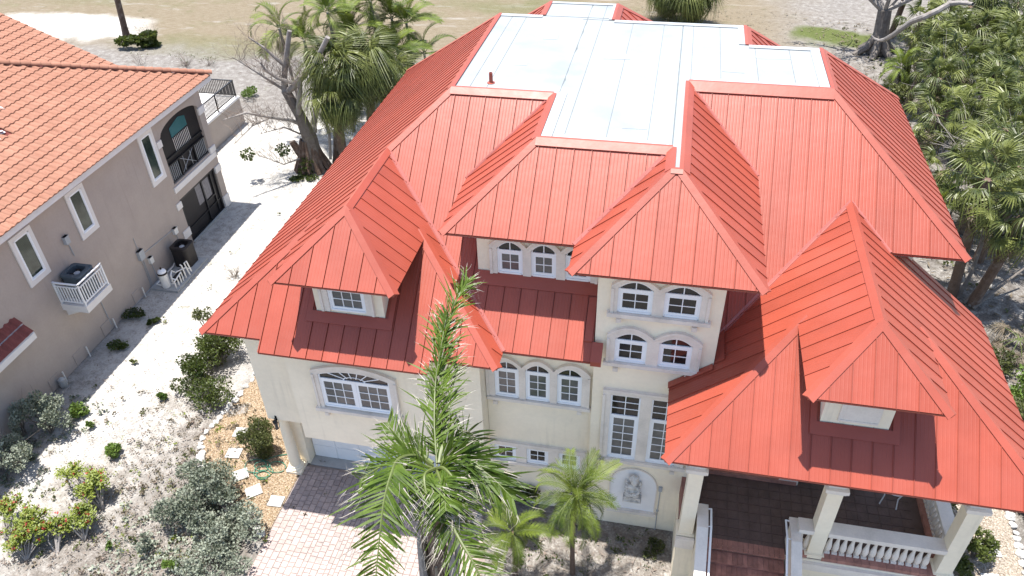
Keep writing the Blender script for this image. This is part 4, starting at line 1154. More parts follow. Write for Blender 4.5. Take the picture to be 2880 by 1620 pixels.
# broken tiles: bared underlayment and shards
for (x, y, n_) in ((-26.85, 23.95, 5), (-27.95, 25.6, 2)):
    m = MB()
    for i in range(n_):
        xx, yy = x + tr.uniform(-.3, .3), y + tr.uniform(-.3, .35)
        c_ = [Vector((xx + dx_, yy + dy_, nz(xx + dx_) + .05)) for dx_, dy_ in ((-.1, -.08), (.08, -.12), (.12, .1), (-.05, .13))]
        m.prism(c_, (SNN * .015, 0, CNN * .015))
    q_ = m.build('torn_underlayment', M['under'], NB); q_['label'] = 'torn pale underlayment bared by broken roof tiles'
shm = MB(); shm.prism([(-.12, -.07, 0), (.10, -.09, .01), (.13, .06, 0), (-.02, .09, .02)], (0, 0, .02)); she = shm.mesh('tile_shard', M['tile'])
for i in range(9):
    x, y = ((-26.8, 24.0), (-27.9, 25.6), (-30, 29.2), (-29, 28.5))[i % 4]; x += tr.uniform(-.5, .5); y += tr.uniform(-.4, .4)
    tag(inst('tile_shard', she, (x, y, nz(x) + .1), None, (0, .4, tr.uniform(0, 6))), 'broken terracotta shard lying loose on the orange tile roof', 'tile shard', 'broken shards on the tile roof')
# little tiled awning low on the wall
aw = MB(); KA = 0.9
for r in range(2):
    for i in range(9):
        y = 16.1 + i * .30; x = -23.42 - r * .32; z_ = 3.42 + r * .36
        b = len(aw.v); up = Vector((-.72, 0, .69)); n_ = Vector((.69, 0, .72))
        for s_, dz in ((0, .02), (.44, 0)):
            for u, h in ((-.15, .01), (-.09, .055), (-.03, .062), (.03, .03), (.08, .012), (.15, .012)): aw.v.append(tuple(Vector((x, y + u, z_)) + up * s_ + n_ * (h + dz)))
        for q_ in range(5): aw.f.append((b + q_, b + q_ + 1, b + 6 + q_ + 1, b + 6 + q_)); aw.m.append(0)
awo = aw.build('awning_tiles', mat('dark_red_awning_tile', (0.20, 0.055, 0.045), .8, .15, 4), NB); awo['kind'] = 'stuff'
m = MB(); m.prism([(NX, 15.9, 3.1), (-23.40, 15.9, 3.1), (-23.40, 15.9, 3.36), (NX, 15.9, 3.95)], (0, 2.75, 0)); m.build('awning_box', M['ntrim'], NB)
# crawl space panels, pipes and boxes on the wall
for y, w in ((24.55, .55), (22.15, .6), (20.2, .6), (18.6, .6)):
    m = MB(); nf.box(m, y, y + w, .02, .62, -.01, .03); m.build('vent_panel', M['beige'], NB)
    m = MB(); m.tube([(NX + .14, y + w + .1, -.05), (NX + .14, y + w + .1, .55)], .03, 6); m.build('stub_pipe', M['pvc'], NB)
def boxes(y, z, w, h, d_, mt, lab=None):
    m = MB(); nf.box(m, y - w / 2, y + w / 2, z - h / 2, z + h / 2, -.01, d_); nf.box(m, y - w / 2 - .015, y + w / 2 + .015, z + h / 2 - .03, z + h / 2, 0, d_ + .02); return m.build('utility_box', M[mt], NB)
boxes(22.35, 5.2, .24, .36, .14, 'grey'); boxes(25.95, 1.95, .36, .5, .16, 'grey'); boxes(26.45, 1.3, .24, .34, .15, 'pvc'); boxes(28.75, 1.5, .28, .34, .15, 'pvc')
m = MB()
for pts in ([(22.4, 5.05), (22.45, 4.3)], [(25.95, 2.2), (25.93, 2.9)], [(25.95, 1.7), (25.9, .05)], [(26.05, 1.7), (26.0, .05)], [(26.45, 1.15), (26.5, .1), (27.0, .1)], [(26.1, 1.85), (28.65, 1.6)], [(28.8, 1.35), (28.85, .6)], [(22.7, 3.0), (22.75, .25)], [(24.3, .03), (27.6, .03)]):
    m.tube([(NX + .03, y, z_) for y, z_ in pts], .017, 5)
m.build('conduit', M['grey'], NB)
m = MB(); m.lathe((NX + .25, 19.0, 0), [(.14, 0), (.17, .15), (.15, .42), (.05, .5)], 10); m.build('hose_bib_post', M['concrete'], NB)

# condenser on its bracket with a white railing
acs = thing('bracket_shelf', 'white railed concrete shelf high on the taupe wall carrying a dark condenser', 'shelf', (-23.4, 22.2, 3.1))
Y0, Y1, X1 = 20.80, 22.45, -22.78
m = MB(); m.box((NX, Y0, 2.68), (X1, Y1, 3.0)); m.build('slab', M['ntrim'], acs)
m = MB(); m.prism([(NX, Y0 + .12, 2.68), (X1 - .3, Y0 + .12, 2.68), (NX, Y0 + .12, 2.3)], (0, .12, 0)); m.prism([(NX, Y1 - .24, 2.68), (X1 - .3, Y1 - .24, 2.68), (NX, Y1 - .24, 2.3)], (0, .12, 0)); m.build('corbel', M['ntrim'], acs)
m = MB(); zr0, zr1 = 3.12, 4.05
m.box((X1 - .09, Y0 + .03, zr1), (X1 - .02, Y1 - .03, zr1 + .05)); m.box((X1 - .08, Y0 + .03, zr1 - .16), (X1 - .03, Y1 - .03, zr1 - .11)); m.box((X1 - .08, Y0 + .03, zr0), (X1 - .03, Y1 - .03, zr0 + .05))
m.box((NX, Y0 + .03, zr1), (X1 - .02, Y0 + .10, zr1 + .05)); m.box((NX, Y0 + .04, zr1 - .16), (X1 - .03, Y0 + .09, zr1 - .11)); m.box((NX, Y0 + .04, zr0), (X1 - .03, Y0 + .09, zr0 + .05))
m.build('rail', M['white'], acs)
for x, y in ((X1 - .055, Y0 + .065), (X1 - .055, Y1 - .065), (NX + .05, Y0 + .065)):
    m = MB(); m.box((x - .035, y - .035, 3.0), (x + .035, y + .035, zr1 + .06)); m.build('post', M['white'], acs)
for i in range(10):
    m = MB(); y = Y0 + .2 + i * .138; m.box((X1 - .075, y, zr0 + .04), (X1 - .035, y + .04, zr1 - .11)); m.build('baluster', M['white'], acs)
for i in range(7):
    m = MB(); x = NX + .16 + i * .135; m.box((x, Y0 + .045, zr0 + .04), (x + .04, Y0 + .085, zr1 - .11)); m.build('baluster', M['white'], acs)
M['condenser'] = mat('slate_condenser', (0.065, 0.085, 0.10), .45, .1, 4)
M['rubber'] = mat('black_wrap', (0.020, 0.016, 0.015), .6, .25, 5)
def rrect(cx, cy, w, d_, r, n=5):
    o = []
    for qx, qy, a0 in ((1, 1, 0), (-1, 1, pi / 2), (-1, -1, pi), (1, -1, 1.5 * pi)):
        for a in lin(a0, a0 + pi / 2, n): o.append((cx + qx * (w / 2 - r) + r * cos(a), cy + qy * (d_ / 2 - r) + r * sin(a)))
    return o
def condenser(name, label, c, w, h, mt, rr, hub, lip):
    t_ = thing(name, label, 'air conditioner', c, None); c = Vector(c)
    m = MB(); o = rrect(0, 0, w, w, rr); n = len(o)
    lv_ = [(1, 0), (1, h - .12), (1.04, h - .1), (1.04, h - .03), (.97, h)]
    for s_, z_ in lv_: m.v += [(c.x + x * s_, c.y + y * s_, c.z + z_) for x, y in o]
    for i in range(len(lv_) - 1):
        for j in range(n): m.f.append((i * n + j, i * n + (j + 1) % n, (i + 1) * n + (j + 1) % n, (i + 1) * n + j)); m.m.append(0)
    b = len(m.v); R = w * .40
    ang = [atan2(y, x) for x, y in o]
    for dz, sc in ((0.0, 1.0), (-.02, .97), (-.28, .95)): m.v += [(c.x + R * sc * cos(a), c.y + R * sc * sin(a), c.z + h + dz) for a in ang]
    q0 = (len(lv_) - 1) * n
    for j in range(n): m.f.append((q0 + j, q0 + (j + 1) % n, b + (j + 1) % n, b + j)); m.m.append(0)
    for i in range(2):
        for j in range(n): m.f.append((b + i * n + j, b + i * n + (j + 1) % n, b + (i + 1) * n + (j + 1) % n, b + (i + 1) * n + j)); m.m.append(0)
    m.f.append(tuple(b + 2 * n + j for j in range(n))); m.m.append(0)
    m.build('casing', M[mt], t_)
    m = MB(); m.lathe(c + Vector((0, 0, h - .2)), [(.13, 0), (.13, .06), (.05, .09)], 12); m.build('motor_hub', M['grey'], t_)
    for i in range(4):
        a = i * pi / 2 + .5; m = MB()
        d_, s_ = Vector((cos(a), sin(a), 0)), Vector((-sin(a), cos(a), 0)); e = c + Vector((0, 0, h - .2))
        m.prism([e + d_ * .1 - s_ * .05, e + d_ * R * .9 - s_ * .16, e + d_ * R * .9 + s_ * .10 + Vector((0, 0, .05)), e + d_ * .1 + s_ * .06 + Vector((0, 0, .03))], (0, 0, .008)); m.build('fan_blade', M['rubber'], t_)
    if lip:
        m = MB()
        for j in range(0, n): 
            x, y = o[j]; m.tube([(c.x + x * 1.01, c.y + y * 1.01, c.z + .03), (c.x + x * 1.01, c.y + y * 1.01, c.z + h - .13)], .008, 4, cap=False)
        q_ = m.build('coil_guard', M['rubber'], t_); q_['kind'] = 'stuff'
    return t_
condenser('wall_condenser', 'slate grey condenser with dark round fan standing in the white railed wall shelf', (-23.42, 21.68, 3.02), .95, 1.18, 'condenser', .16, 0, True)
condenser('ground_condenser', 'tall black wrapped condenser on the ground beside the screened porch', (-23.27, 28.05, .06), .90, 1.18, 'rubber', .2, 0, False)
# pool filter set on a pad
pad = thing('equipment_pad', 'grey concrete pad under the white pool filter and pipes', 'pad', (-23.2, 26.4, 0)); m = MB(); m.box((-23.9, 25.75, -.02), (-22.45, 28.6, .10)); m.build('slab', M['concrete'], pad)
fl_ = thing('pool_filter', 'off white cylindrical pool filter with black collar at the taupe wall', 'pool filter', (-23.18, 26.02, .1)); c = Vector((-23.18, 26.02, .1))
m = MB(); m.lathe(c, [(.19, 0), (.21, .05), (.215, .75), (.2, .8)], 16); m.build('tank', M['pvc'], fl_)
m = MB(); m.lathe(c + Vector((0, 0, .78)), [(.235, 0), (.24, .07), (.22, .09)], 16); m.build('collar', M['rubber'], fl_)
m = MB(); m.lathe(c + Vector((0, 0, .86)), [(.215, 0), (.18, .1), (.08, .16), (.05, .18)], 16); m.build('dome', M['white'], fl_)
m = MB(); m.lathe(c + Vector((0, 0, 1.02)), [(.04, 0), (.05, .06), (.03, .12)], 8); m.build('gauge', M['rubber'], fl_)
pp = thing('pvc_plumbing', 'white plastic pipe manifold between the pool filter and black condenser', 'pipes', (-22.8, 26.4, .1))
for pts in ([(-23.0, 26.05, .25), (-22.82, 26.1, .25), (-22.82, 26.1, .75), (-22.95, 26.4, .80), (-22.95, 26.55, .62)], [(-23.7, 26.0, .18), (-23.7, 27.5, .2), (-23.75, 27.7, .25)], [(-23.7, 26.0, .18), (-23.3, 25.95, .16)],
            [(-22.95, 26.6, .55), (-22.75, 27.2, .45), (-22.6, 27.3, .3)], [(-22.62, 25.95, -.02), (-22.62, 25.95, .5), (-22.62, 26.6, .62), (-22.62, 26.6, -.02)], [(-22.62, 26.2, .52), (-22.62, 26.2, -.02)], [(-22.62, 26.42, .56), (-22.62, 26.42, -.02)],
            [(-22.62, 26.85, -.02), (-22.62, 26.8, .85), (-22.70, 26.8, .92)], [(-22.55, 27.1, -.02), (-22.58, 26.98, .9), (-22.50, 27.08, .95), (-22.46, 27.15, .3)], [(-22.62, 26.1, .52), (-22.8, 26.05, .62), (-22.85, 26.1, .4)]):
    m = MB(); m.tube(pts, .035, 7); m.build('pipe', M['pvc'], pp)
pu = thing('pool_pump', 'small black pool pump among the white plastic pipes', 'pump', (-22.9, 26.75, .1)); c = Vector((-22.95, 26.72, .28))
m = MB(); m.tube([c + Vector((0, -.3, 0)), c + Vector((0, .1, 0))], .13, 12); m.box(c + Vector((-.14, -.28, -.18)), c + Vector((.14, .1, -.12))); m.build('motor', M['rubber'], pu)
m = MB(); m.lathe(c + Vector((0, .24, -.18)), [(.12, 0), (.13, .3), (.10, .34)], 12); m.build('strainer', M['rubber'], pu)

# rear terrace of the neighbour with its dark railing
te = thing('rear_terrace', 'raised taupe terrace with white paving behind the tile roofed house', 'terrace', (-30, 38, 0))
m = MB(); m.box((-36, 34.0, 0), (-28.2, 44.0, 1.75)); m.build('base', M['beige'], te)
m = MB(); m.box((-36, 34.0, 1.75), (-28.15, 44.05, 1.86)); m.build('paving', M['ntrim'], te)
tr_ = MB(); TZ0, TZ1 = 2.0, 2.98
tr_.box((-28.35, 34.3, TZ1), (-28.28, 43.9, TZ1 + .05)); tr_.box((-28.34, 34.3, TZ0), (-28.29, 43.9, TZ0 + .04)); tr_.box((-35, 43.83, TZ1), (-28.28, 43.9, TZ1 + .05)); tr_.box((-35, 43.84, TZ0), (-28.28, 43.89, TZ0 + .04))
for y in (34.3, 36.7, 39.1, 41.5, 43.86): tr_.box((-28.35, y - .03, 1.86), (-28.28, y + .03, TZ1 + .03))
tro = tr_.build('railing', M['black'], te)
bm_ = MB(); bm_.box((-.02, -.02, 0), (.02, .02, TZ1 - TZ0)); bme = bm_.mesh('bar', M['black'])
for i in range(74): inst('bar', bme, (-28.315, 34.4 + i * .128, TZ0), tro)
for i in range(48): inst('bar', bme, (-28.5 - i * .128, 43.865, TZ0), tro)
tch = thing('terrace_chair', 'teal plastic chair on the white terrace beside the taupe wall', 'chair', (-28.75, 35.3, 1.86)); c = Vector((-28.75, 35.3, 1.86))
M['tealp'] = mat('teal_plastic', (.03, .22, .18), .4, .05)
m = MB(); m.box(c + Vector((-.25, -.25, .38)), c + Vector((.25, .25, .43))); m.build('seat', M['tealp'], tch)
m = MB(); m.prism([c + Vector((-.25, -.25, .42)), c + Vector((.25, -.25, .42)), c + Vector((.25, -.38, .9)), c + Vector((-.25, -.38, .9))], (0, .04, .01)); m.build('backrest', M['tealp'], tch)
for a, b in ((-1, -1), (1, -1), (1, 1), (-1, 1)):
    m = MB(); m.tube([c + Vector((.22 * a, .22 * b, .4)), c + Vector((.27 * a, .27 * b, 0))], .02, 6); m.build('leg', M['tealp'], tch)

# ---------------------------------------------------------------- driveway, beds, stones
M['pavers'] = mat('pink_grey_pavers', (0.355, 0.285, 0.258), 0.85, 0.14, 5, 0.25, 50, dirt=((0.18, 0.13, 0.12), 0.3), big=1.2, objrnd=0.12)
M['paverdark'] = mat('mauve_pavers', (0.325, 0.265, 0.245), 0.85, 0.14, 5, 0.25, 50, objrnd=0.10)
M['joint'] = mat('sandy_joint', (0.245, 0.195, 0.17), 0.95, 0.15, 8)
M['limestone'] = mat('white_limestone', (0.48, 0.465, 0.44), 0.9, 0.12, 4, 0.6, 14, dirt=((0.35, 0.33, 0.30), 0.4), big=3)
M['steps'] = mat('white_stepping_stone', (0.42, 0.41, 0.39), 0.85, 0.05, 3, 0.2, 40)
def gravel_mat(name, c1, c2, c3):
    k = NT(name); p = k.pos()
    n = k.noise(p, 18, 2, 0.5); b = k.noise(p, 1.2, 4)
    c = k.ramp(n, (0.35, c1), (0.5, c2), (0.64, c3))
    k.set(k.b.inputs['Base Color'], k.mix(k.math('MULTIPLY', b, .35), c, c2)); k.b.inputs['Roughness'].default_value = .85; k.b.inputs['Specular IOR Level'].default_value = .2
    return k.m
M['gravel'] = gravel_mat('tan_pea_gravel', (0.165, 0.11, 0.062), (0.26, 0.19, 0.12), (0.38, 0.31, 0.235))
M['gravelr'] = gravel_mat('cream_pea_gravel', (0.18, 0.145, 0.108), (0.28, 0.235, 0.185), (0.40, 0.36, 0.315))

g = MB(); g.prism([(-11.98, 4, -.03), (-4.4, 4, -.03), (-4.4, 14.2, -.03), (-5.2, 16.98, -.03), (-11.98, 16.98, -.03)], (0, 0, .02))
DRV = g.build('driveway', M['joint']); DRV['kind'] = 'structure'
pr = random.Random(33); pv = []
x = -11.96
while x < -4.7:
    w = pr.choice((.16, .23, .23)); y = 9.5 + pr.uniform(0, .2)
    while y < 16.9:
        l = pr.choice((.16, .23, .23, .31)); xmax = -4.4 if y < 14.2 else -4.4 - (y - 14.2) * .29
        if y + l < 16.98 and x + w < xmax: pv.append((x, y, w, l))
        y += l
    x += w
pme = {}
def paver_mesh(w, l, k):
    if (w, l, k) not in pme:
        m = MB(); e = .004; h = .010
        m.v += [(e, e, -.02), (w - e, e, -.02), (w - e, l - e, -.02), (e, l - e, -.02), (e + .008, e + .008, h), (w - e - .008, e + .008, h), (w - e - .008, l - e - .008, h), (e + .008, l - e - .008, h)]
        m.f += [(4, 5, 6, 7), (0, 1, 5, 4), (1, 2, 6, 5), (2, 3, 7, 6), (3, 0, 4, 7)]; m.m += [0] * 5
        pme[(w, l, k)] = (m, m.mesh('paver', M[k]))
    return pme[(w, l, k)]
seen = [p for p in pv if inview((p[0], p[1], 0))]
seen.sort(key=lambda p: (p[0] > -8.2, -p[1]))
mn = set(seen[:290]); rest = MB()
for p in pv:
    k = 'pavers' if pr.random() < .62 else 'paverdark'
    m, me = paver_mesh(p[2], p[3], k); dz = pr.uniform(-.003, .004)
    if p in mn: inst('paver', me, (p[0], p[1], dz), DRV)
    else:
        b = len(rest.v); rest.v += [(p[0] + a, p[1] + c, d + dz) for a, c, d in m.v]; rest.f += [tuple(b + i for i in q_) for q_ in m.f]; rest.m += [0 if k == 'pavers' else 1] * 5
o = rest.build('pavers', [M['pavers'], M['paverdark']], DRV); o['kind'] = 'stuff'

def inside(pt, poly):
    x, y = pt; c = False
    for i in range(len(poly)):
        (x0, y0), (x1, y1) = poly[i], poly[i - 1]
        if (y0 > y) != (y1 > y) and x < (x1 - x0) * (y - y0) / (y1 - y0) + x0: c = not c
    return c
def gravel(name, poly, n, mt, seed, r=(.018, .034)):
    rg_ = random.Random(seed); xs = [p[0] for p in poly]; ys = [p[1] for p in poly]
    m = MB(); base = [(1, 0, 0), (0, 1, 0), (-1, 0, 0), (0, -1, 0), (0, 0, 1)]; fs = [(0, 1, 4), (1, 2, 4), (2, 3, 4), (3, 0, 4)]
    m.face([(x_, y_, .004) for x_, y_ in poly])
    c = 0
    while c < n:
        x_, y_ = rg_.uniform(min(xs), max(xs)), rg_.uniform(min(ys), max(ys))
        if not inside((x_, y_), poly): continue
        c += 1; R = rg_.uniform(*r); a = rg_.uniform(0, 6.3); ca, sa = cos(a), sin(a); e = rg_.uniform(.6, 1); b = len(m.v)
        for vx, vy, vz in base:
            X_, Y_ = vx * R, vy * R * e
            m.v.append((x_ + X_ * ca - Y_ * sa, y_ + X_ * sa + Y_ * ca, .006 + vz * R * .8))
        for f in fs: m.f.append(tuple(b + i for i in f)); m.m.append(0)
    o = m.build(name, M[mt]); o['kind'] = 'stuff'; return o
GL = [(-12.3, 26), (-15.6, 26), (-16.0, 21.5), (-16.15, 20.0), (-16.35, 18.3), (-16.42, 17.4), (-16.2, 16.7), (-15.7, 16.0), (-14.9, 15.5), (-14.0, 15.0), (-13.1, 14.5), (-12.5, 14.1), (-12.25, 13.7), (-12.0, 13.6), (-12.0, 16.4), (-11.9, 17.2), (-12.3, 17.6)]
gravel('gravel_bed', GL, 15000, 'gravel', 4)
GR = [(9.5, 12), (12.3, 12), (12.65, 16.5), (12.8, 19.3), (12.6, 22.5), (11.8, 24), (9.5, 24)]
gravel('gravel_bed', GR, 13000, 'gravelr', 5, (.02, .038))

def rock_mesh(seed):
    import bmesh
    from mathutils import noise as N
    bm = bmesh.new(); bmesh.ops.create_icosphere(bm, subdivisions=2, radius=1)
    for v in bm.verts:
        d = 1 + .35 * N.noise(v.co * 1.3 + Vector((seed * 7.1, 0, 0))) + .15 * N.noise(v.co * 3.1 + Vector((seed, 5, 0)))
        v.co *= d; v.co.z = max(v.co.z * .75, -.35)
    me = bpy.data.meshes.new('rock'); bm.to_mesh(me); bm.free(); me.materials.append(M['limestone']); return me
RK = [rock_mesh(i) for i in range(5)]
rr_ = random.Random(8)
def rocks(pts, label, grp):
    for i, (x, y) in enumerate(pts):
        s_ = rr_.uniform(.10, .20)
        o = inst('rock', RK[i % 5], (x + rr_.uniform(-.05, .05), y + rr_.uniform(-.05, .05), s_ * .22), None, (0, 0, rr_.uniform(0, 6)), (s_, s_ * rr_.uniform(.7, 1.1), s_ * rr_.uniform(.7, 1)))
        tag(o, label, 'rock', grp)
lp = [(-15.9, 21.6), (-16.0, 21.2), (-16.05, 20.8), (-16.16, 20.36), (-16.16, 20.01), (-16.15, 19.8), (-16.20, 19.58), (-16.23, 19.23), (-16.26, 19.0), (-16.28, 18.78), (-16.33, 18.55), (-16.35, 18.30), (-16.37, 18.04), (-16.42, 17.71), (-16.44, 17.4), (-16.34, 17.18), (-16.29, 16.92), (-16.10, 16.69), (-15.99, 16.44), (-15.7, 16.1)]
rocks(lp, 'white limestone rock in the curved border of the tan gravel bed', 'rocks edging the left gravel bed')
rocks([(-12.95, 14.46), (-12.6, 14.25), (-12.42, 14.0), (-12.25, 13.8)], 'pale limestone rock between the grey bush and the driveway corner', 'rocks by the driveway')
rocks([(12.55, 21.5), (12.65, 21.1), (12.7, 20.7), (12.75, 20.3), (12.78, 19.9), (12.77, 19.5), (12.84, 19.2), (12.86, 18.9), (12.84, 18.6), (12.85, 18.3), (12.80, 18.0), (12.78, 17.7), (12.72, 17.35), (12.7, 17.0), (12.62, 16.6), (12.55, 16.1)],
      'white limestone rock edging the pale gravel path right of the porch', 'rocks edging the right gravel path')
ssl = ['half hidden beside the bushy shrub at the wing wall', 'left of the bushy shrub foot', 'nearest the green hose', 'at the edge of the big grey bush', 'touching the driveway edge']
for (x, y), a, w, lb in zip(((-15.1, 17.95), (-14.87, 16.93), (-14.13, 16.02), (-13.30, 15.42), (-12.30, 15.16)), (.12, .12, .62, .7, .05), (.55, .55, .56, .56, .52), ssl):
    m = MB(); m.box((-w / 2, -w * .43, 0), (w / 2, w * .43, .045)); o = m.build('stepping_stone', M['steps']); o.location = (x, y, .012); o.rotation_euler = (0, 0, a); tag(o, 'square white stepping stone ' + lb, 'stepping stone', 'white stepping stones in the gravel')
for (x, y), lb in zip(((11.85, 17.75), (11.6, 16.5)), ('behind the shrub right of the porch column', 'at the lower right picture corner')):
    m = MB(); m.box((-.28, -.28, 0), (.28, .28, .045)); o = m.build('stepping_stone', M['steps']); o.location = (x, y, .012); o.rotation_euler = (0, 0, .1); tag(o, 'white stepping stone on pale gravel ' + lb, 'stepping stone', 'white stepping stones in the gravel')
M['hose'] = mat('green_hose', (0.05, 0.17, 0.11), .4, .1)
m = MB(); hr = random.Random(6)
for cx_, cy_, r_ in ((-13.75, 16.5, .42), (-13.35, 16.3, .36), (-13.5, 16.55, .3), (-12.95, 16.6, .34), (-13.3, 16.15, .25)):
    m.tube([(cx_ + r_ * cos(a) * hr.uniform(.93, 1.06), cy_ + r_ * .75 * sin(a), .04 + hr.uniform(0, .03)) for a in lin(0, 5.9, 22)], .017, 6)
m.tube([(-13.6, 16.8, .05), (-13.2, 17.1, .04), (-12.7, 17.3, .05), (-12.35, 17.5, .3)], .017, 6)
tag(m.build('garden_hose', M['hose']), 'coiled green garden hose lying on the tan gravel beside the column', 'hose')

# ---------------------------------------------------------------- plants
M['buttonwood'] = leaf_mat('grey_green_leaf', (0.125, 0.145, 0.105), (0.34, 0.365, 0.29), .15, .6, scale=2.5, spec=.3)
M['darkgreen'] = leaf_mat('dark_glossy_leaf', (0.022, 0.038, 0.008), (0.102, 0.128, 0.029), .2, .4)
M['olive'] = leaf_mat('olive_leaf', (0.045, 0.054, 0.016), (0.128, 0.141, 0.048), .2, .5)
M['bright'] = leaf_mat('bright_leaf', (0.051, 0.096, 0.016), (0.154, 0.230, 0.051), .3, .45)
M['croton'] = leaf_mat('yellow_green_leaf', (0.077, 0.115, 0.013), (0.230, 0.269, 0.045), .3, .45)
M['flower'] = mat('red_flower', (0.33, 0.045, 0.035), .6, .25, 9)
M['sabal'] = leaf_mat('cabbage_palm_leaf', (0.022, 0.036, 0.006), (0.190, 0.210, 0.055), .18, .42, scale=1.3, spec=.42)
M['deadfrond'] = leaf_mat('dead_frond', (0.102, 0.074, 0.045), (0.269, 0.230, 0.179), .15, .7)
M['feather'] = leaf_mat('feather_palm_leaf', (0.024, 0.045, 0.005), (0.165, 0.215, 0.028), .2, .55, scale=1.6, spec=.22)
M['coco'] = leaf_mat('windblown_frond', (0.012, 0.032, 0.003), (0.088, 0.138, 0.015), .2, .5, scale=3.0, spec=.25)
M['straw'] = leaf_mat('bleached_frond_tip', (0.269, 0.230, 0.179), (0.474, 0.435, 0.384), .2, .6)
M['rachis'] = mat('frond_midrib', (0.10, 0.125, 0.035), .5, .15, 4)
M['bark'] = mat('grey_bark', (0.166, 0.144, 0.125), .9, .2, 5, .7, 25, dirt=((0.070, 0.051, 0.042), .7), big=2)
M['palebark'] = mat('pale_bare_bark', (0.269, 0.246, 0.227), .9, .15, 5, .5, 25, dirt=((0.141, 0.109, 0.090), .6), big=2)
M['brownbark'] = mat('brown_palm_trunk', (0.122, 0.080, 0.058), .9, .25, 4, .9, 18, dirt=((0.211, 0.186, 0.166), .6), big=2)
M['twig'] = mat('dry_twig', (0.192, 0.150, 0.122), .9, .2, 6)

def leaves_into(m, rg_, c, n, rad, size, mat_=0, up=.35, asp=.45):
    """n loose leaves through an ellipsoid round c, denser towards the outside"""
    for _ in range(n):
        d = Vector((rg_.gauss(0, 1), rg_.gauss(0, 1), rg_.gauss(0, 1))).normalized()
        r = rg_.uniform(.25, 1) ** .5
        p = Vector(c) + Vector((d.x * rad[0], d.y * rad[1], d.z * rad[2])) * r
        if p.z < .02: p.z = .02 + rg_.random() * .05
        ax = (d + Vector((rg_.gauss(0, .6), rg_.gauss(0, .6), rg_.gauss(up, .5)))).normalized()
        sd_ = ax.cross(Vector((rg_.gauss(0, 1), rg_.gauss(0, 1), rg_.gauss(0, 1)))).normalized()
        s_ = size * rg_.uniform(.6, 1.35)
        a, b, t_ = p - ax * s_ * .5, p + ax * s_ * .5, sd_ * s_ * asp
        nn = ax.cross(sd_) * s_ * .12
        m.face([a, p + t_ + nn, b, p - t_ + nn], mat_)
def bush(name, label, cat, c, rad, n, size, mt, seed, lumps=7, grp=None, base=None, flowers=0, stem='bark', gap=.42):
    rg_ = random.Random(seed); c = Vector(c); base = Vector(base) if base else Vector((c.x, c.y, 0))
    t_ = thing(name, label, cat, base, grp)
    m = MB(); s_ = MB(); L = []
    for i in range(lumps):
        d = Vector((rg_.gauss(0, 1), rg_.gauss(0, 1), rg_.gauss(.15, .9))).normalized() * rg_.uniform(.35, .85)
        q_ = c + Vector((d.x * rad[0], d.y * rad[1], d.z * rad[2])); q_.z = max(q_.z, .12); L.append(q_)
    for q_ in L:
        k = rg_.uniform(.75, 1.2); leaves_into(m, rg_, q_, int(n / lumps * k), [r * gap * k for r in rad], size)
        mid = base.lerp(q_, .5) + Vector((rg_.uniform(-.1, .1), rg_.uniform(-.1, .1), rg_.uniform(0, .1)))
        s_.tube([base + Vector((rg_.uniform(-.06, .06), rg_.uniform(-.06, .06), -.03)), mid, q_], [.03 * rad[2] + .008, .02 * rad[2] + .006, .005], 5, cap=False)
        for _ in range(3):
            e = q_ + Vector((rg_.gauss(0, .3) * rad[0], rg_.gauss(0, .3) * rad[1], abs(rg_.gauss(0, .3)) * rad[2])); s_.tube([mid.lerp(q_, .5), e], [.009, .003], 4, cap=False)
    m.build('foliage', M[mt], t_)
    s_.build('stem', M[stem], t_)
    if flowers:
        f = MB()
        for _ in range(flowers):
            q_ = rg_.choice(L) + Vector((rg_.gauss(0, .28) * rad[0], rg_.gauss(0, .28) * rad[1], rg_.uniform(.1, .45) * rad[2]))
            leaves_into(f, rg_, q_, 9, (.05, .05, .04), .055)
        f.build('blossoms', M['flower'], t_)['kind'] = 'stuff'
    return t_
# silver buttonwoods on the left
bush('buttonwood_bush', 'largest silver green bush, rounded, beside the tan gravel bed', 'bush', (-14.79, 14.42, 0.80), (1.75, 1.45, .95), 8500, .085, 'buttonwood', 1, 20, 'silver green bushes', gap=.30)
bush('buttonwood_bush', 'silver green bush reaching to the rocks at the driveway corner', 'bush', (-13.07, 13.71, 0.55), (1.1, 1.05, .65), 3600, .085, 'buttonwood', 2, 13, 'silver green bushes', gap=.38)
bush('buttonwood_bush', 'low silver green bush at the bottom edge left of the driveway', 'bush', (-13.16, 12.32, 0.35), (1.35, .8, .4), 2800, .08, 'buttonwood', 3, 13, 'silver green bushes', gap=.4)
bush('buttonwood_bush', 'small thin silver green sapling left of the big rounded bush', 'bush', (-15.74, 12.45, 0.35), (.25, .3, .4), 330, .07, 'buttonwood', 4, 4, 'silver green bushes', gap=.5)
bush('buttonwood_bush', 'tall silver green shrub against the taupe wall', 'bush', (-22.61, 16.63, 1.00), (1.1, .95, .95), 2800, .09, 'buttonwood', 5, 12, 'silver green bushes', gap=.36)
bush('buttonwood_bush', 'dusky silver green shrub in the shade close to the taupe wall', 'bush', (-23.54, 16.32, 1.00), (.5, .6, .9), 900, .09, 'buttonwood', 6, 6, 'silver green bushes', gap=.4)
bush('buttonwood_bush', 'silver green shrub cut by the left picture edge', 'bush', (-22.58, 14.77, 0.90), (1.1, .95, .9), 2800, .09, 'buttonwood', 7, 12, 'silver green bushes', gap=.36)
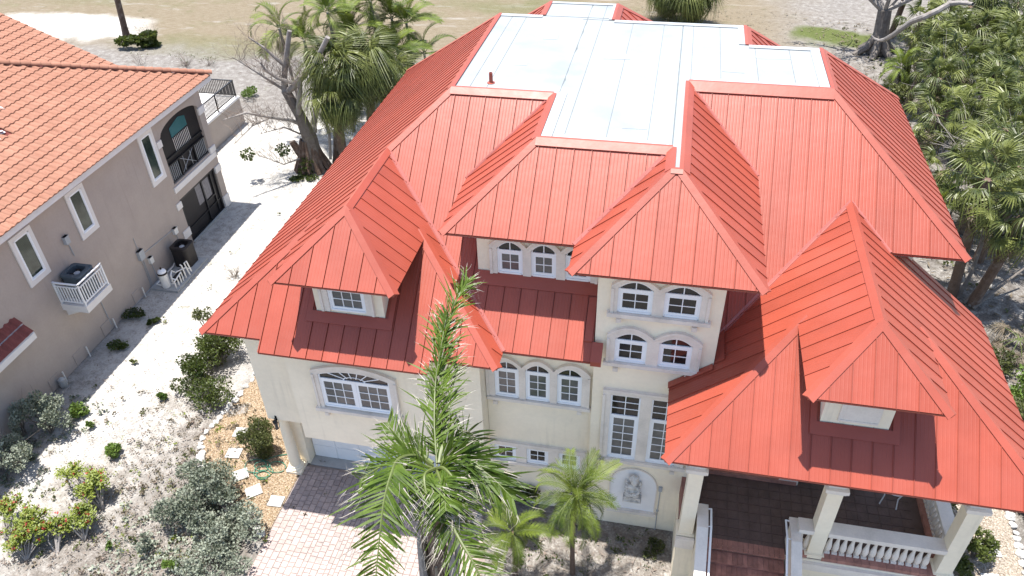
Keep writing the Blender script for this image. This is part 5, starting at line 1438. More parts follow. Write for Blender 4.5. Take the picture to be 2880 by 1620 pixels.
# shrubs with red flowers: bare stems ending in leafy rosettes
def rosette_bush(label, base, tips, seed, size=.13):
    rg_ = random.Random(seed); base = Vector(base); t_ = thing('red_flowering_shrub', label, 'shrub', base, 'red flowering shrubs')
    m, s_, f = MB(), MB(), MB()
    for q_ in tips:
        q_ = Vector(q_); mid = base.lerp(q_, .5) + Vector((rg_.uniform(-.12, .12), rg_.uniform(-.12, .12), .05))
        s_.tube([base + Vector((rg_.uniform(-.05, .05), rg_.uniform(-.05, .05), -.03)), mid, q_], [.026, .016, .008], 5, cap=False)
        for _ in range(rg_.randint(34, 54)):
            a = rg_.uniform(0, 2 * pi); el = rg_.gauss(.35, .5); d = Vector((cos(a) * cos(el), sin(a) * cos(el), sin(el)))
            p = q_ + Vector((rg_.gauss(0, .09), rg_.gauss(0, .09), rg_.gauss(0, .06))); s2 = size * rg_.uniform(.6, 1.2)
            w = d.cross(Vector((0, 0, 1))).normalized() * s2 * .24
            m.face([p, p + d * s2 * .55 + w, p + d * s2 + Vector((0, 0, -.01)), p + d * s2 * .55 - w])
        if rg_.random() < .55: leaves_into(f, rg_, q_ + Vector((rg_.gauss(0, .06), rg_.gauss(0, .06), .09)), 8, (.06, .06, .035), .065)
    m.build('foliage', M['croton'], t_); s_.build('stem', M['palebark'], t_)
    if f.f: f.build('blossoms', M['flower'], t_)['kind'] = 'stuff'
def tips_around(c, rad, n, seed):
    rg_ = random.Random(seed); o = []
    for _ in range(n):
        d = Vector((rg_.gauss(0, 1), rg_.gauss(0, 1), rg_.gauss(.2, .8))).normalized() * rg_.uniform(.35, 1)
        o.append((c[0] + d.x * rad[0], c[1] + d.y * rad[1], max(.15, c[2] + d.z * rad[2])))
    return o
rosette_bush('upright red flowering shrub, the farthest of the yellow green group', (-18.34, 13.74, 0.00), tips_around((-18.75, 14.13, 0.75), (.55, .5, .5), 26, 1) + tips_around((-19.71, 14.43, 0.90), (.45, .4, .3), 12, 2), 1)
rosette_bush('red flowering shrub right of its group, in front of the upright one', (-18.16, 12.50, 0.00), tips_around((-18.35, 12.90, 0.60), (.45, .5, .45), 24, 3), 2)
rosette_bush('widest red flowering shrub, at the left picture edge', (-19.62, 11.43, 0.00), tips_around((-19.88, 12.10, 0.70), (.85, .75, .5), 46, 4), 3)
rosette_bush('thin red flowering shrub in the middle of its group', (-18.77, 11.85, 0.00), tips_around((-19.01, 12.46, 0.50), (.3, .35, .35), 13, 5), 4)
rosette_bush('red flowering shrub cut by the left edge beneath the silver shrubs', (-20.50, 11.63, 0.00), tips_around((-21.08, 12.75, 0.70), (.4, .4, .4), 14, 6), 5)
# small green plants in the sand
for (c, r_, n_, mt, lb, sd_) in (((-21.93, 17.69, 0.25), (.45, .4, .3), 420, 'bright', 'bright green broad leaved plant beside the silver shrub in sand', 11), ((-21.12, 17.21, 0.15), (.2, .2, .18), 120, 'bright', 'tiny bright green seedling beneath the larger green plant', 12),
        ((-19.35, 16.13, 0.25), (.34, .34, .32), 380, 'bright', 'round bright green plant standing alone on white sand', 13), ((-14.52, 12.00, 0.18), (.32, .28, .22), 380, 'bright', 'bright green clump at the bottom edge beside the low silver bush', 14),
        ((-17.15, 12.38, 0.10), (.14, .14, .14), 90, 'bright', 'small green sprout between red flowering shrub and litter', 15), ((-19.30, 19.13, 0.12), (.26, .2, .16), 130, 'bright', 'flat green weed on sand left of the dark shrubs', 16),
        ((-21.63, 20.83, 0.10), (.15, .15, .12), 60, 'olive', 'small weed on the sunlit sand by the shelf shadow', 17), ((-29.90, 47.95, 0.40), (.8, .7, .5), 500, 'bright', 'leafy green shrub right of the dark railed terrace', 18)):
    bush('green_plant', lb, 'plant', c, r_, n_, .12 if r_[0] > .25 else .1, mt, sd_, 4, 'small green plants in the sand', gap=.55, stem='rachis')
# shrubs by the red roofed house
bush('dark_shrub', 'dark green shrub under the left roof corner, fullest of its row', 'shrub', (-17.83, 21.50, 0.80), (1.25, 1.3, .85), 4600, .09, 'darkgreen', 21, 16, 'dark shrubs by the wing wall')
bush('dark_shrub', 'dark green shrub farther out from the roof corner', 'shrub', (-18.34, 20.25, 0.65), (1.0, .95, .65), 2700, .09, 'darkgreen', 22, 13, 'dark shrubs by the wing wall')
bush('dark_shrub', 'open stemmed olive shrub nearest the limestone border', 'shrub', (-17.09, 19.28, 0.60), (1.2, .9, .6), 2200, .085, 'darkgreen', 23, 14, 'dark shrubs by the wing wall')
bush('dark_shrub', 'sparse shrub poking out behind the left roof edge', 'shrub', (-19.62, 23.41, 0.90), (.45, .55, .6), 420, .09, 'olive', 24, 6, 'dark shrubs by the wing wall')
bush('column_shrub', 'bushy olive shrub with pale top beside the garage column', 'shrub', (-13.67, 17.22, 0.95), (.8, .75, 1.05), 5200, .07, 'olive', 25, 18, gap=.34)
for i, (c, r_, lb) in enumerate((((-23.35, 23.71, 0.12), (.8, .45, .16), 'dark creeping plant at the taupe wall below the equipment pad'), ((-22.32, 23.48, 0.10), (.25, .3, .14), 'small dark tuft on shaded sand beside the creeping plant'), ((-23.05, 21.60, 0.12), (.55, .5, .18), 'dark creeping plant on shaded sand below the railed shelf'))):
    bush('creeping_plant', lb, 'plant', c, r_, 420, .1, 'darkgreen', 30 + i, 6, 'creeping plants in the shade', gap=.5)
bush('porch_shrub', 'dark green shrub at the foot of the right porch column', 'shrub', (11.25, 17.35, .75), (.62, .6, .65), 1700, .085, 'darkgreen', 35, 9, 'shrubs beside the porch')
bush('porch_shrub', 'low dark shrub cut by the lower edge right of the porch', 'shrub', (10.75, 16.55, .4), (.5, .45, .4), 900, .085, 'darkgreen', 36, 7, 'shrubs beside the porch')
bush('porch_shrub', 'dark shrub seen between balustrade and right porch column', 'shrub', (10.6, 19.2, .7), (.7, .7, .7), 1400, .085, 'darkgreen', 37, 8, 'shrubs beside the porch')
bush('bed_shrub', 'dark leafy shrub behind the small palms at the cream wall', 'shrub', (-3.56, 16.74, 0.60), (.7, .5, .6), 1100, .09, 'darkgreen', 38, 7)
bush('bed_shrub', 'low dark groundcover clump below the arched niche', 'shrub', (.9, 15.7, .12), (.6, .45, .15), 500, .08, 'olive', 39, 6)

# twiggy dry plants
def twigs(name, label, base, h, n, seed, leaf=0, mt='twig', spread=.5, grp=None, lm='olive'):
    rg_ = random.Random(seed); b = Vector(base); t_ = thing(name, label, 'shrub', b, grp); m = MB(); f = MB()
    for _ in range(n):
        d = Vector((rg_.gauss(0, spread), rg_.gauss(0, spread), 1)).normalized(); L = h * rg_.uniform(.5, 1.1)
        p0 = b + Vector((rg_.gauss(0, .12 * h), rg_.gauss(0, .12 * h), -.02)); p1 = p0 + d * L * .55; p2 = p1 + (d + Vector((rg_.gauss(0, .35), rg_.gauss(0, .35), .1))).normalized() * L * .45
        m.tube([p0, p1, p2], [.012, .008, .003], 3, cap=False)
        for _k in range(3):
            q_ = p0.lerp(p2, rg_.uniform(.4, .9)); m.tube([q_, q_ + Vector((rg_.gauss(0, .18), rg_.gauss(0, .18), rg_.uniform(.02, .2))) * h * .6], [.005, .002], 3, cap=False)
        if leaf: leaves_into(f, rg_, p2, leaf, (.12, .12, .12), .08)
    m.build('stem', M[mt], t_)
    if leaf: f.build('foliage', M[lm], t_)
twigs('dry_shrub', 'leafless dry twig shrub on sand beside the red roof edge', (-20.34, 27.44, 0.00), .8, 26, 41)
twigs('field_shrub', 'thin tall weedy shrub on the golf course beside the bare trunk', (-43.31, 56.54, 0.00), 2.3, 22, 42, 3)
twigs('field_shrub', 'wispy grey weed on the grey track behind the tile roof', (-41.60, 52.50, 0.00), 1.6, 12, 43, 2, grp='weedy shrubs along the track')
twigs('field_shrub', 'wide wispy weed patch on the grey track', (-37.79, 52.77, 0.00), 1.3, 34, 44, 3, spread=.9, grp='weedy shrubs along the track')
twigs('field_shrub', 'pale wispy weed nearer the bare tree on the track', (-35.95, 53.17, 0.00), 1.0, 20, 45, 2, spread=.8, grp='weedy shrubs along the track')
bush('field_bush', 'dark green bush at the foot of the bare trunk on the golf course', 'bush', (-43.86, 56.36, 0.60), (2.0, 1.3, .8), 1300, .3, 'darkgreen', 46, 8)
ft = thing('bare_palm_trunk', 'bare brown palm trunk rising from the dry golf course', 'tree', (-45.83, 57.14, -0.00))
m = MB(); m.tube([(-45.77, 57.13, -0.05), (-45.57, 57.00, 1.30), (-45.43, 57.00, 2.85), (-45.32, 57.00, 4.13)], [.36, .27, .25, .25], 10); m.build('trunk', M['brownbark'], ft)
fan_top = (-45.32, 57.00, 4.13)

# fan fronds (cabbage palm) and feather fronds (other palms): shared meshes, placed one by one
def fan_mesh(seed, mt, pet=.75, R=.95, n=30, droop=.55, w0=.021):
    rg_ = random.Random(seed); m = MB()
    m.tube([(0, 0, 0), (pet * .5, 0, .05), (pet, 0, 0)], [.022, .016, .012], 4, 1, cap=False)
    for i in range(n):
        a = (i / (n - 1) - .5) * 2 * radians(128) + rg_.uniform(-.03, .03)
        L = R * (1 - .22 * abs(a) / 2.2) * rg_.uniform(.72, 1.12); w = w0 * rg_.uniform(.7, 1.3)
        d = Vector((cos(a), sin(a), 0)); sd_ = Vector((-sin(a), cos(a), 0))
        p = Vector((pet, 0, 0)); dr_ = droop * rg_.uniform(.8, 1.7); prev = None
        fold = .018
        for k, (t_, ww) in enumerate(((.02, .35), (.35, 1), (.65, .75), (1, .06))):
            z_ = .10 * sin(t_ * 2.2) * (1 - abs(a) / 3.5) - dr_ * t_ ** 2.6 * L
            q_ = p + d * L * (t_ - .12 * dr_ * t_ ** 3) + Vector((0, 0, z_))
            cur = (q_ + sd_ * w * ww + Vector((0, 0, fold * ww)), q_, q_ - sd_ * w * ww + Vector((0, 0, fold * ww)))
            if prev:
                m.face([prev[0], cur[0], cur[1], prev[1]]); m.face([prev[1], cur[1], cur[2], prev[2]])
            prev = cur
    return m.mesh('frond', [M[mt], M['rachis']])
FAN = [fan_mesh(1, 'sabal', .75, 1.05, 36, .95), fan_mesh(2, 'sabal', .85, 1.1, 34, 1.35), fan_mesh(3, 'sabal', .65, .95, 38, .7), fan_mesh(9, 'sabal', .95, 1.0, 30, 1.1)]
FANG = [fan_mesh(21, 'sabal', .85, .78, 26, .45, w0=.030), fan_mesh(22, 'sabal', .95, .85, 24, .75, w0=.030), fan_mesh(23, 'sabal', .7, .75, 28, .3, w0=.028), fan_mesh(24, 'sabal', 1.0, .8, 24, .95, w0=.028)]
FAND = [fan_mesh(4, 'deadfrond', .7, .85, 22, 1.0)]
def feather_mesh(seed, mt, L=2.0, n=34, ll=.5, bend=.9, w=.022, vee=.5):
    rg_ = random.Random(seed); m = MB(); pts = []
    p = Vector((0, 0, 0)); an = .25
    for i in range(15):
        pts.append(p.copy()); p = p + Vector((cos(an), 0, sin(an))) * L / 14; an -= bend / 14 * (1 + i / 9)
    m.tube(pts, [.022 * (1 - i / 16) + .003 for i in range(15)], 4, 1, cap=False)
    for i in range(n):
        t_ = .12 + .87 * i / (n - 1); k = t_ * 14; k0 = min(13, int(k)); q_ = pts[k0].lerp(pts[k0 + 1], k - k0); tg = (pts[k0 + 1] - pts[k0]).normalized(); up_ = tg.cross(Vector((0, 1, 0)))
        up_ = -up_ if up_.z < 0 else up_
        for s_ in (1, -1):
            l_ = ll * (.45 + .75 * sin(pi * min(1, t_ * .92 + .06))) * rg_.uniform(.85, 1.1)
            d = (Vector((0, s_, 0)) * .8 + tg * (.45 + .6 * t_) + up_ * vee * .5).normalized(); wv = tg * w
            a = q_ + d * l_ * .5 + Vector((0, 0, -.02)); b = q_ + d * l_ + Vector((0, 0, -.16 * l_ - .1 * rg_.random() * l_))
            m.face([q_ - wv * .5, q_ + wv * .5, a + wv, a - wv]); m.face([a - wv, a + wv, b + wv * .15, b - wv * .15])
    return m.mesh('frond', [M[mt], M['rachis']])
FEA = [feather_mesh(1, 'feather', 2.2, 30, .5, 1.0, .034), feather_mesh(2, 'feather', 2.1, 28, .48, 1.5, .034), feather_mesh(3, 'feather', 2.4, 32, .52, .7, .034)]
PYG = [feather_mesh(5, 'feather', 1.42, 32, .27, 1.15, .015, .7), feather_mesh(6, 'feather', 1.35, 30, .26, 1.5, .015, .6), feather_mesh(7, 'feather', 1.5, 32, .28, .8, .015, .8)]
FED = [feather_mesh(8, 'deadfrond', 1.8, 26, .35, 1.8)]

def palm(name, label, base, crown, nf, meshes, sc, seed, rad=.16, el=(75, -45), dead=None, nd=0, grp=None, bark='brownbark'):
    rg_ = random.Random(seed); b, c = Vector(base), Vector(crown); t_ = thing(name, label, 'palm tree', b, grp)
    m = MB(); mid = b.lerp(c, .5) + Vector((rg_.uniform(-.1, .1), rg_.uniform(-.1, .1), 0))
    m.tube([b - Vector((0, 0, .1)), b.lerp(mid, .3), mid, c], [rad * 1.25, rad * 1.05, rad, rad * .9], 9); m.build('trunk', M[bark], t_)
    for i in range(nf + nd):
        isd = i >= nf
        e = radians(el[0] + (el[1] - el[0]) * ((i + .5) / nf) ** .85 + rg_.uniform(-9, 9)) if not isd else radians(rg_.uniform(-85, -50))
        az = i * 2.39996 + rg_.uniform(-.3, .3)
        rot = Matrix.Rotation(az, 3, 'Z') @ Matrix.Rotation(-e, 3, 'Y') @ Matrix.Rotation(rg_.uniform(-.5, .5), 3, 'X')
        off = Vector((cos(az), sin(az), 0)) * rad * .7 + Vector((0, 0, .1 * sin(e) - (.35 if isd else 0)))
        me = rg_.choice(dead) if isd else meshes[i % len(meshes)]
        inst_m('dead_frond' if isd else 'frond', me, c + off, rot, t_, sc * rg_.uniform(.85, 1.15))
    return t_
# the two small palms in front of the niche wall
palm('feather_palm', 'small slender feather palm in full green in front of the niche wall', (-1.5, 14.33, 0), (-1.5, 14.33, 4.0), 30, PYG, 1.0, 51, .075, (82, -62), FED, 0)
palm('feather_palm', 'small feather palm at the bottom edge below the windblown palm', (-3.32, 13.89, 0.00), (-3.31, 13.70, 2.62), 24, PYG, .95, 52, .08, (70, -60), FED, 1)
# palms behind the wing on the left
palm('cabbage_palm', 'big cabbage palm with hanging fans behind the bare grey tree', (-19.7, 39.6, 0), (-18.5, 39.3, 6.3), 52, FAN, 1.3, 53, .30, (80, -88), FAND, 10, 'palms behind the wing')
palm('cabbage_palm', 'shaggy lower crown in front of the big cabbage palm by the roof edge', (-19.0, 39.0, 0), (-18.6, 38.7, 4.9), 34, FAN, 1.2, 57, .26, (40, -88), FAND, 14, 'palms behind the wing')
palm('cabbage_palm', 'cabbage palm hard against the red roof edge at the far left slope', (-17.9, 40.8, 0), (-17.2, 40.4, 6.2), 44, FAN, 1.25, 54, .26, (80, -88), FAND, 8, 'palms behind the wing')
palm('cabbage_palm', 'lower cabbage palm hidden behind the others next to the roof', (-16.9, 42.5, 0), (-16.5, 42.0, 4.6), 28, FAN, 1.2, 55, .24, (80, -70), FAND, 5, 'palms behind the wing')
ap = [((-23.3, 42.3, 7.2), 9, 'feather palm with few curved fronds above the bare grey branches'), ((-22.2, 43.0, 6.3), 8, 'yellowing feather palm among the bare grey branches'), ((-20.6, 43.5, 7.9), 12, 'golden green feather palm over the longest bare branch'),
      ((-21.2, 47.5, 7.6), 13, 'feather palm touching the top edge left of its clump'), ((-18.6, 45.5, 8.0), 13, 'tallest bright feather palm in the clump behind the fans'), ((-18.0, 47.2, 6.4), 12, 'dense feather palm in the middle of the clump'),
      ((-16.9, 46.8, 6.3), 11, 'feather palm whose long frond arches right over the dry grass'), ((-15.7, 46.2, 4.6), 10, 'short feather palm at the right foot of the clump'), ((-17.0, 43.8, 5.4), 14, 'feather palm between the fan palms and the roof edge'), ((-19.8, 44.6, 6.2), 12, 'feather palm half hidden behind the big cabbage palm')]
for i, (c, n_, lb) in enumerate(ap):
    palm('feather_palm', lb, (c[0] + .3, c[1] + .4, 0), c, n_, FEA, 1.08, 60 + i, .09, (85, -25), FED, 3, 'feather palms behind the wing', 'palebark')
bush('understory_shrub', 'dark broad leaved undergrowth at the foot of the palm clump', 'shrub', (-17.0, 46.5, 1.8), (1.3, 1.5, 1.6), 1300, .3, 'darkgreen', 47, 8)
palm('cabbage_palm', 'cabbage palm showing over the white roof edge at the top', (1.5, 70.5, 0), (1.2, 67.6, 2.6), 40, FAN, 1.3, 71, .3, (80, -70), FAND, 8)
palm('cabbage_palm', 'cabbage palm crown half left of its twin behind the white roof', (-1.2, 71.0, 0), (-1.0, 68.6, 2.4), 34, FAN, 1.25, 72, .3, (80, -70), FAND, 6)

def branch_out(m, rg_, p, d, L, r, lvl, out):
    q_ = p + d * L; mid = p.lerp(q_, .5) + Vector((rg_.gauss(0, .05), rg_.gauss(0, .05), rg_.gauss(0, .04))) * L
    m.tube([p, mid, q_], [r, r * .8, r * .55], 5 if lvl > 1 else 3, cap=False); out.append(q_)
    if lvl > 0:
        for _ in range(rg_.randint(2, 4)):
            s_ = p.lerp(q_, rg_.uniform(.45, 1)); nd = (d + Vector((rg_.gauss(0, .6), rg_.gauss(0, .6), rg_.gauss(.15, .5)))).normalized()
            branch_out(m, rg_, s_, nd, L * rg_.uniform(.5, .8), r * .5, lvl - 1, out)
# the grove on the right
grove = [(13.4, 31.9, 6.1, 1.45), (15.6, 37.2, 6.0, 1.35), (15.7, 35.0, 5.2, 1.25), (14.9, 31.2, 4.8, 1.2), (17.5, 44.8, 4.4, 1.25), (19.2, 46.6, 4.2, 1.25), (15.3, 47.6, 4.2, 1.2), (14.3, 42.9, 4.0, 1.2), (17.1, 50.2, 4.4, 1.25),
         (15.9, 52.3, 4.4, 1.25), (17.6, 57.0, 4.2, 1.3), (18.2, 55.5, 4.0, 1.3), (20.1, 60.8, 4.4, 1.35), (21.6, 61.4, 5.4, 1.5), (19.9, 55.8, 4.2, 1.3), (20.7, 54.2, 4.2, 1.3), (19.3, 50.5, 4.2, 1.25), (20.9, 52.7, 4.0, 1.3), (16.8, 40.5, 3.6, 1.2), (18.6, 42.2, 4.2, 1.25),
         (13.9, 38.4, 2.8, 1.15), (16.3, 57.9, 4.2, 1.2), (22.6, 58.4, 3.4, 1.3), (24.0, 63.5, 4.0, 1.4), (17.8, 38.2, 3.4, 1.2), (19.0, 65.0, 5.5, 1.3), (21.0, 68.0, 5.8, 1.4), (23.0, 67.0, 5.0, 1.4), (17.2, 66.5, 5.6, 1.2)]
gr_ = random.Random(77)
glab = {0: 'tall cabbage palm with wide starry crown beside the right roof corner', 1: 'cabbage palm with upright green fans cut by the right picture edge', 13: 'tallest dark green cabbage palm in the upper right of the grove', 12: 'cabbage palm in the grove just under the white fallen limb',
        7: 'small cabbage palm close to the right roof slope', 21: 'cabbage palm nearest the banyan, crossed by the long pale limb', 25: 'shaggy palm behind the banyan with a skirt of dead fans', 9: 'cabbage palm in front of the shaded banyan roots'}
for i, (x, y, h, s_) in enumerate(grove):
    palm('cabbage_palm', glab.get(i, 'cabbage palm with drooping green fans in the dense grove right of the red roof'), (x + gr_.uniform(-.5, .6), y + gr_.uniform(-.3, .4), 0), (x, y, h), gr_.randint(15, 23), FANG, s_ * .92, 100 + i, .22, (84, -58), FAND, 16 if y > 64 else 11, 'cabbage palms in the grove')
for i in range(9):
    x, y = gr_.uniform(13.5, 21), gr_.uniform(34, 60)
    if x < 12.2 + (y - 30) * .06: x += 1.5
    palm('feather_palm', 'feather palm with arching dark fronds between the cabbage palms of the grove', (x, y, 0), (x + .2, y - .2, gr_.uniform(1.4, 3.4)), gr_.randint(10, 16), FEA, gr_.uniform(.75, 1.05), 150 + i, .07, (85, -30), FED, 2, 'feather palms in the grove', 'palebark')
for i in range(10):
    x, y = gr_.uniform(13.2, 22), gr_.uniform(33, 58)
    bush('grove_undergrowth', 'dark undergrowth shrub on the shaded grove floor between palms', 'shrub', (x, y, .7), (1.1, 1.1, .7), 420, .22, 'darkgreen' if i % 2 else 'olive', 200 + i, 6, 'undergrowth in the grove', gap=.5)
lt = thing('leaning_trunks', 'thin bare leaning stems rising from dark litter right of the roof', 'tree', (14.3, 31.2, 0))
for pts, r_ in (([(14.0, 31.7, 0), (14.37, 32.20, 1.03), (14.58, 32.80, 2.27), (14.49, 33.20, 3.35)], .11), ([(14.35, 31.1, 0), (15.08, 32.00, 0.65), (15.99, 33.20, 1.07), (16.68, 34.00, 1.58)], .08), ([(14.5, 31.0, 0), (15.22, 31.60, 0.47), (16.07, 32.40, 0.73), (16.83, 33.00, 1.13)], .09), ([(14.2, 31.3, 0), (14.60, 31.70, 0.50), (15.28, 32.50, 0.99)], .07)):
    m = MB(); m.tube(pts, [r_, r_ * .8, r_ * .65, r_ * .5][:len(pts)], 7); m.build('stem', M['bark'], lt)
for i, (c, r_, mt, n_, lb) in enumerate((((14.4, 27.2, .4), (.9, .9, .45), 'olive', 900, 'grey green weeds beside the right roof edge'), ((14.9, 25.4, .6), (.8, .9, .6), 'bright', 1000, 'bright green shrub along the right picture edge'), ((14.3, 23.6, .6), (.8, .9, .6), 'olive', 900, 'olive shrub beyond the right eave in the narrow strip'),
        ((14.0, 21.7, .6), (.8, .9, .6), 'bright', 900, 'yellow green shrub beside the lower right eave'), ((13.6, 19.6, .5), (.6, .8, .5), 'darkgreen', 700, 'dark shrub outside the right limestone border'), ((13.5, 17.6, .4), (.5, .7, .4), 'bright', 500, 'green shrub at the right edge outside the limestone border'))):
    bush('edge_shrub', lb, 'shrub', c, r_, n_, .12, mt, 240 + i, 7, 'shrubs along the right edge', gap=.5)
for i in range(7):
    x, y = gr_.uniform(13.8, 21), gr_.uniform(36, 60); x += max(0, (y - 45) * .1)
    t_ = thing('bare_sapling', 'thin grey leafless sapling standing among the palms of the grove', 'tree', (x, y, 0), 'bare saplings in the grove')
    m = MB(); tops = []; branch_out(m, gr_, Vector((x, y, -.1)), Vector((gr_.gauss(0, .15), gr_.gauss(0, .15), 1)).normalized(), gr_.uniform(3, 4.6), .07, 3, tops); m.build('branches', M['palebark'], t_)
dh = thing('dead_frond_heap', 'heap of pale dead palm fronds at the right picture edge', 'frond heap', (15.3, 27.9, 0))
for i in range(9): inst_m('dead_frond', FAND[0], (15.3, 28.0, .9), Matrix.Rotation(i * .7, 3, 'Z') @ Matrix.Rotation(radians(gr_.uniform(-5, 45)), 3, 'Y'), dh, 1.1)

# bare trees: explicit limbs plus random twigs
bt = thing('bare_tree', 'leafless pale grey tree with gnarled root foot beside the white sand', 'tree', (-20.99, 38.75, 0.00))
def jy(p, dy): return (p[0], p[1] + dy, p[2])
limbs = [([(-20.99, 38.75, 0.00), (-20.82, 38.75, 1.98), (-21.16, 38.75, 3.40), (-21.75, 38.75, 4.92)], [.75, .46, .32, .27]),
         ([(-21.77, 38.75, 4.84), (-21.72, 38.80, 5.54), (-21.49, 38.90, 6.45), (-20.89, 39.00, 8.32)], [.22, .17, .16, .13]),
         ([(-21.69, 38.75, 4.84), (-21.04, 38.60, 5.27), (-20.48, 38.50, 5.82), (-19.35, 38.40, 6.92), (-18.35, 38.30, 8.33)], [.2, .18, .17, .15, .13]),
         ([(-21.28, 38.75, 3.22), (-20.93, 38.40, 4.15), (-20.54, 38.20, 5.23), (-20.33, 38.10, 6.14)], [.18, .15, .14, .15]),
         ([(-20.61, 38.90, 2.26), (-20.65, 39.20, 2.72), (-20.23, 39.40, 3.84), (-20.09, 39.50, 5.67), (-19.77, 39.50, 6.39)], [.22, .2, .17, .13, .11]),
         ([(-21.00, 38.60, 5.43), (-21.83, 38.30, 5.82), (-22.40, 38.20, 6.29), (-22.56, 38.10, 6.78)], [.12, .1, .07, .05]),
         ([(-21.59, 38.90, 6.37), (-21.88, 38.70, 6.81), (-22.35, 38.50, 7.47), (-23.11, 38.40, 8.06)], [.12, .1, .07, .03]),
         ([(-21.87, 38.70, 5.01), (-22.27, 38.40, 5.51), (-23.02, 38.00, 6.33), (-23.87, 37.60, 7.20)], [.1, .07, .05, .02]),
         ([(-21.27, 38.60, 2.96), (-21.48, 38.00, 3.43), (-22.03, 37.00, 4.02), (-22.90, 36.00, 4.70), (-23.73, 35.00, 4.68)], [.12, .1, .08, .06, .03]),
         ([(-22.03, 37.00, 4.02), (-23.07, 36.60, 3.61), (-24.16, 36.00, 2.66)], [.05, .035, .015]),
         ([(-21.33, 38.60, 2.27), (-21.80, 37.80, 3.05), (-22.94, 37.00, 2.93)], [.06, .04, .015]), ([(-21.18, 38.40, 0.89), (-22.23, 37.60, 0.69), (-23.45, 37.00, 1.52)], [.06, .035, .012]),
         ([(-19.82, 38.90, 0.57), (-19.69, 39.10, 2.24), (-19.82, 39.20, 4.04), (-20.07, 39.30, 6.37)], [.09, .08, .06, .04])]
rb = random.Random(90)
for pts, rad in limbs:
    m = MB(); m.tube(pts, rad, 9); m.build('limb', M['palebark'] if rad[0] < .5 else M['bark'], bt)
rt_ = MB()
for i in range(14):
    a = i * .45 + rb.uniform(-.1, .1); b0 = Vector((-20.99, 38.75, 0.00))
    rt_.tube([b0 + Vector((.42 * cos(a), .42 * sin(a), 1.9)), b0 + Vector((.62 * cos(a), .62 * sin(a), .8)), b0 + Vector((1.05 * cos(a), 1.0 * sin(a), -.05))], [.07, .17, .16], 6)
rt_.tube([b0 + Vector((-.35, 0, .3)), b0 + Vector((-.7, -.1, 1.1)), b0 + Vector((-1.0, -.1, 1.7))], [.3, .26, .2], 8)
rt_.build('root_foot', M['brownbark'], bt)
tw_m = MB(); ends = []
for pts, rad in limbs[1:12]:
    P_ = [Vector(p) for p in pts]
    for _ in range(28):
        k = rb.uniform(.3, len(P_) - 1.01); k0 = int(k); s_ = P_[k0].lerp(P_[k0 + 1], k - k0)
        d = (Vector((rb.gauss(-.2, .5), rb.gauss(-.1, .5), rb.gauss(.75, .45)))).normalized()
        branch_out(tw_m, rb, s_, d, rb.uniform(.5, 1.15), .012, 2, ends)
o = tw_m.build('twigs', M['twig'], bt); o['kind'] = 'stuff'
lf_ = MB()
for c in ((-20.96, 38.00, 0.68), (-20.53, 37.40, -0.22), (-21.39, 37.20, -0.64), (-21.92, 37.30, 1.84), (-23.83, 36.60, 1.74), (-21.06, 37.80, 0.15)): leaves_into(lf_, rb, c, 110, (.45, .4, .4), .16)
lf_.build('foliage', M['darkgreen'], bt)

bn = thing('banyan_tree', 'grey banyan with buttress roots and leafless crown on the far right lawn', 'tree', (15.14, 62.56, 0.00))
m = MB(); B0 = Vector((15.20, 62.94, 0.00))
m.tube([B0, B0 + Vector((0, .1, 1.6)), B0 + Vector((-.1, .3, 3.2))], [.75, .55, .5], 10)
for a in (2.2, 3.4, 4.4, 5.3, .3): m.tube([B0 + Vector((.3 * cos(a), .3 * sin(a), 1.4)), B0 + Vector((.8 * cos(a), .8 * sin(a), .5)), B0 + Vector((1.7 * cos(a), 1.5 * sin(a), -.1))], [.25, .3, .22], 7)
m.build('trunk', M['bark'], bn)
bl_ = MB(); be = []
B1 = B0 + Vector((-.1, .3, 3.1))
for d, L, r_ in ((Vector((-.9, .1, .75)), 4.2, .26), (Vector((-.5, .4, .9)), 3.6, .22), (Vector((.5, .3, .9)), 3.2, .22), (Vector((-.2, -.5, .9)), 2.6, .18), (Vector((.9, -.1, .6)), 3.4, .2)):
    m = MB(); branch_out(m, rb, B1, d.normalized(), L, r_, 3, be); m.build('limb', M['palebark'], bn)
lf_ = MB()
for c in rb.sample(be, 60): leaves_into(lf_, rb, c, 22, (.6, .6, .45), .22)
lf_.build('foliage', M['olive'], bn)
fl2 = thing('fallen_limb', 'long pale bare limb sweeping across the palm grove', 'branch', (14.69, 59.25, 2.20))
m = MB(); m.tube([(12.80, 55.51, 3.90), (13.01, 55.48, 3.70), (13.38, 55.37, 3.60), (13.54, 54.72, 3.90), (13.65, 53.55, 4.60), (13.87, 52.79, 5.30), (14.19, 52.15, 6.00), (14.55, 51.20, 6.60), (15.18, 51.19, 7.00), (15.78, 51.32, 7.40), (16.21, 50.90, 7.60), (16.62, 50.06, 7.80)], [.04, .07, .10, .13, .16, .17, .18, .18, .18, .17, .14, .1], 8, cap=False)
m.build('limb', M['palebark'], fl2)
for nm, pts, r_, lb in (('grey_limb', [(23.31, 59.31, 4.20), (23.47, 60.67, 3.20), (23.27, 61.49, 2.40), (23.45, 62.30, 1.80)], [.55, .5, .4, .3], 'thick pale banyan limb entering at the right picture edge'),
                        ('grey_limb', [(24.01, 59.52, 3.00), (23.72, 59.47, 2.00), (23.81, 60.43, 1.00)], [.4, .36, .3], 'second thick pale limb beneath the first at the right edge'),
                        ('log', [(17.31, 48.45, 0.70), (18.26, 48.83, 0.80)], [.28, .26], 'pale cut log lying amid the palms near the roof')):
    t_ = thing(nm, lb, 'branch', pts[-1]); m = MB(); m.tube(pts, r_, 9); m.build('wood', M['palebark'], t_)

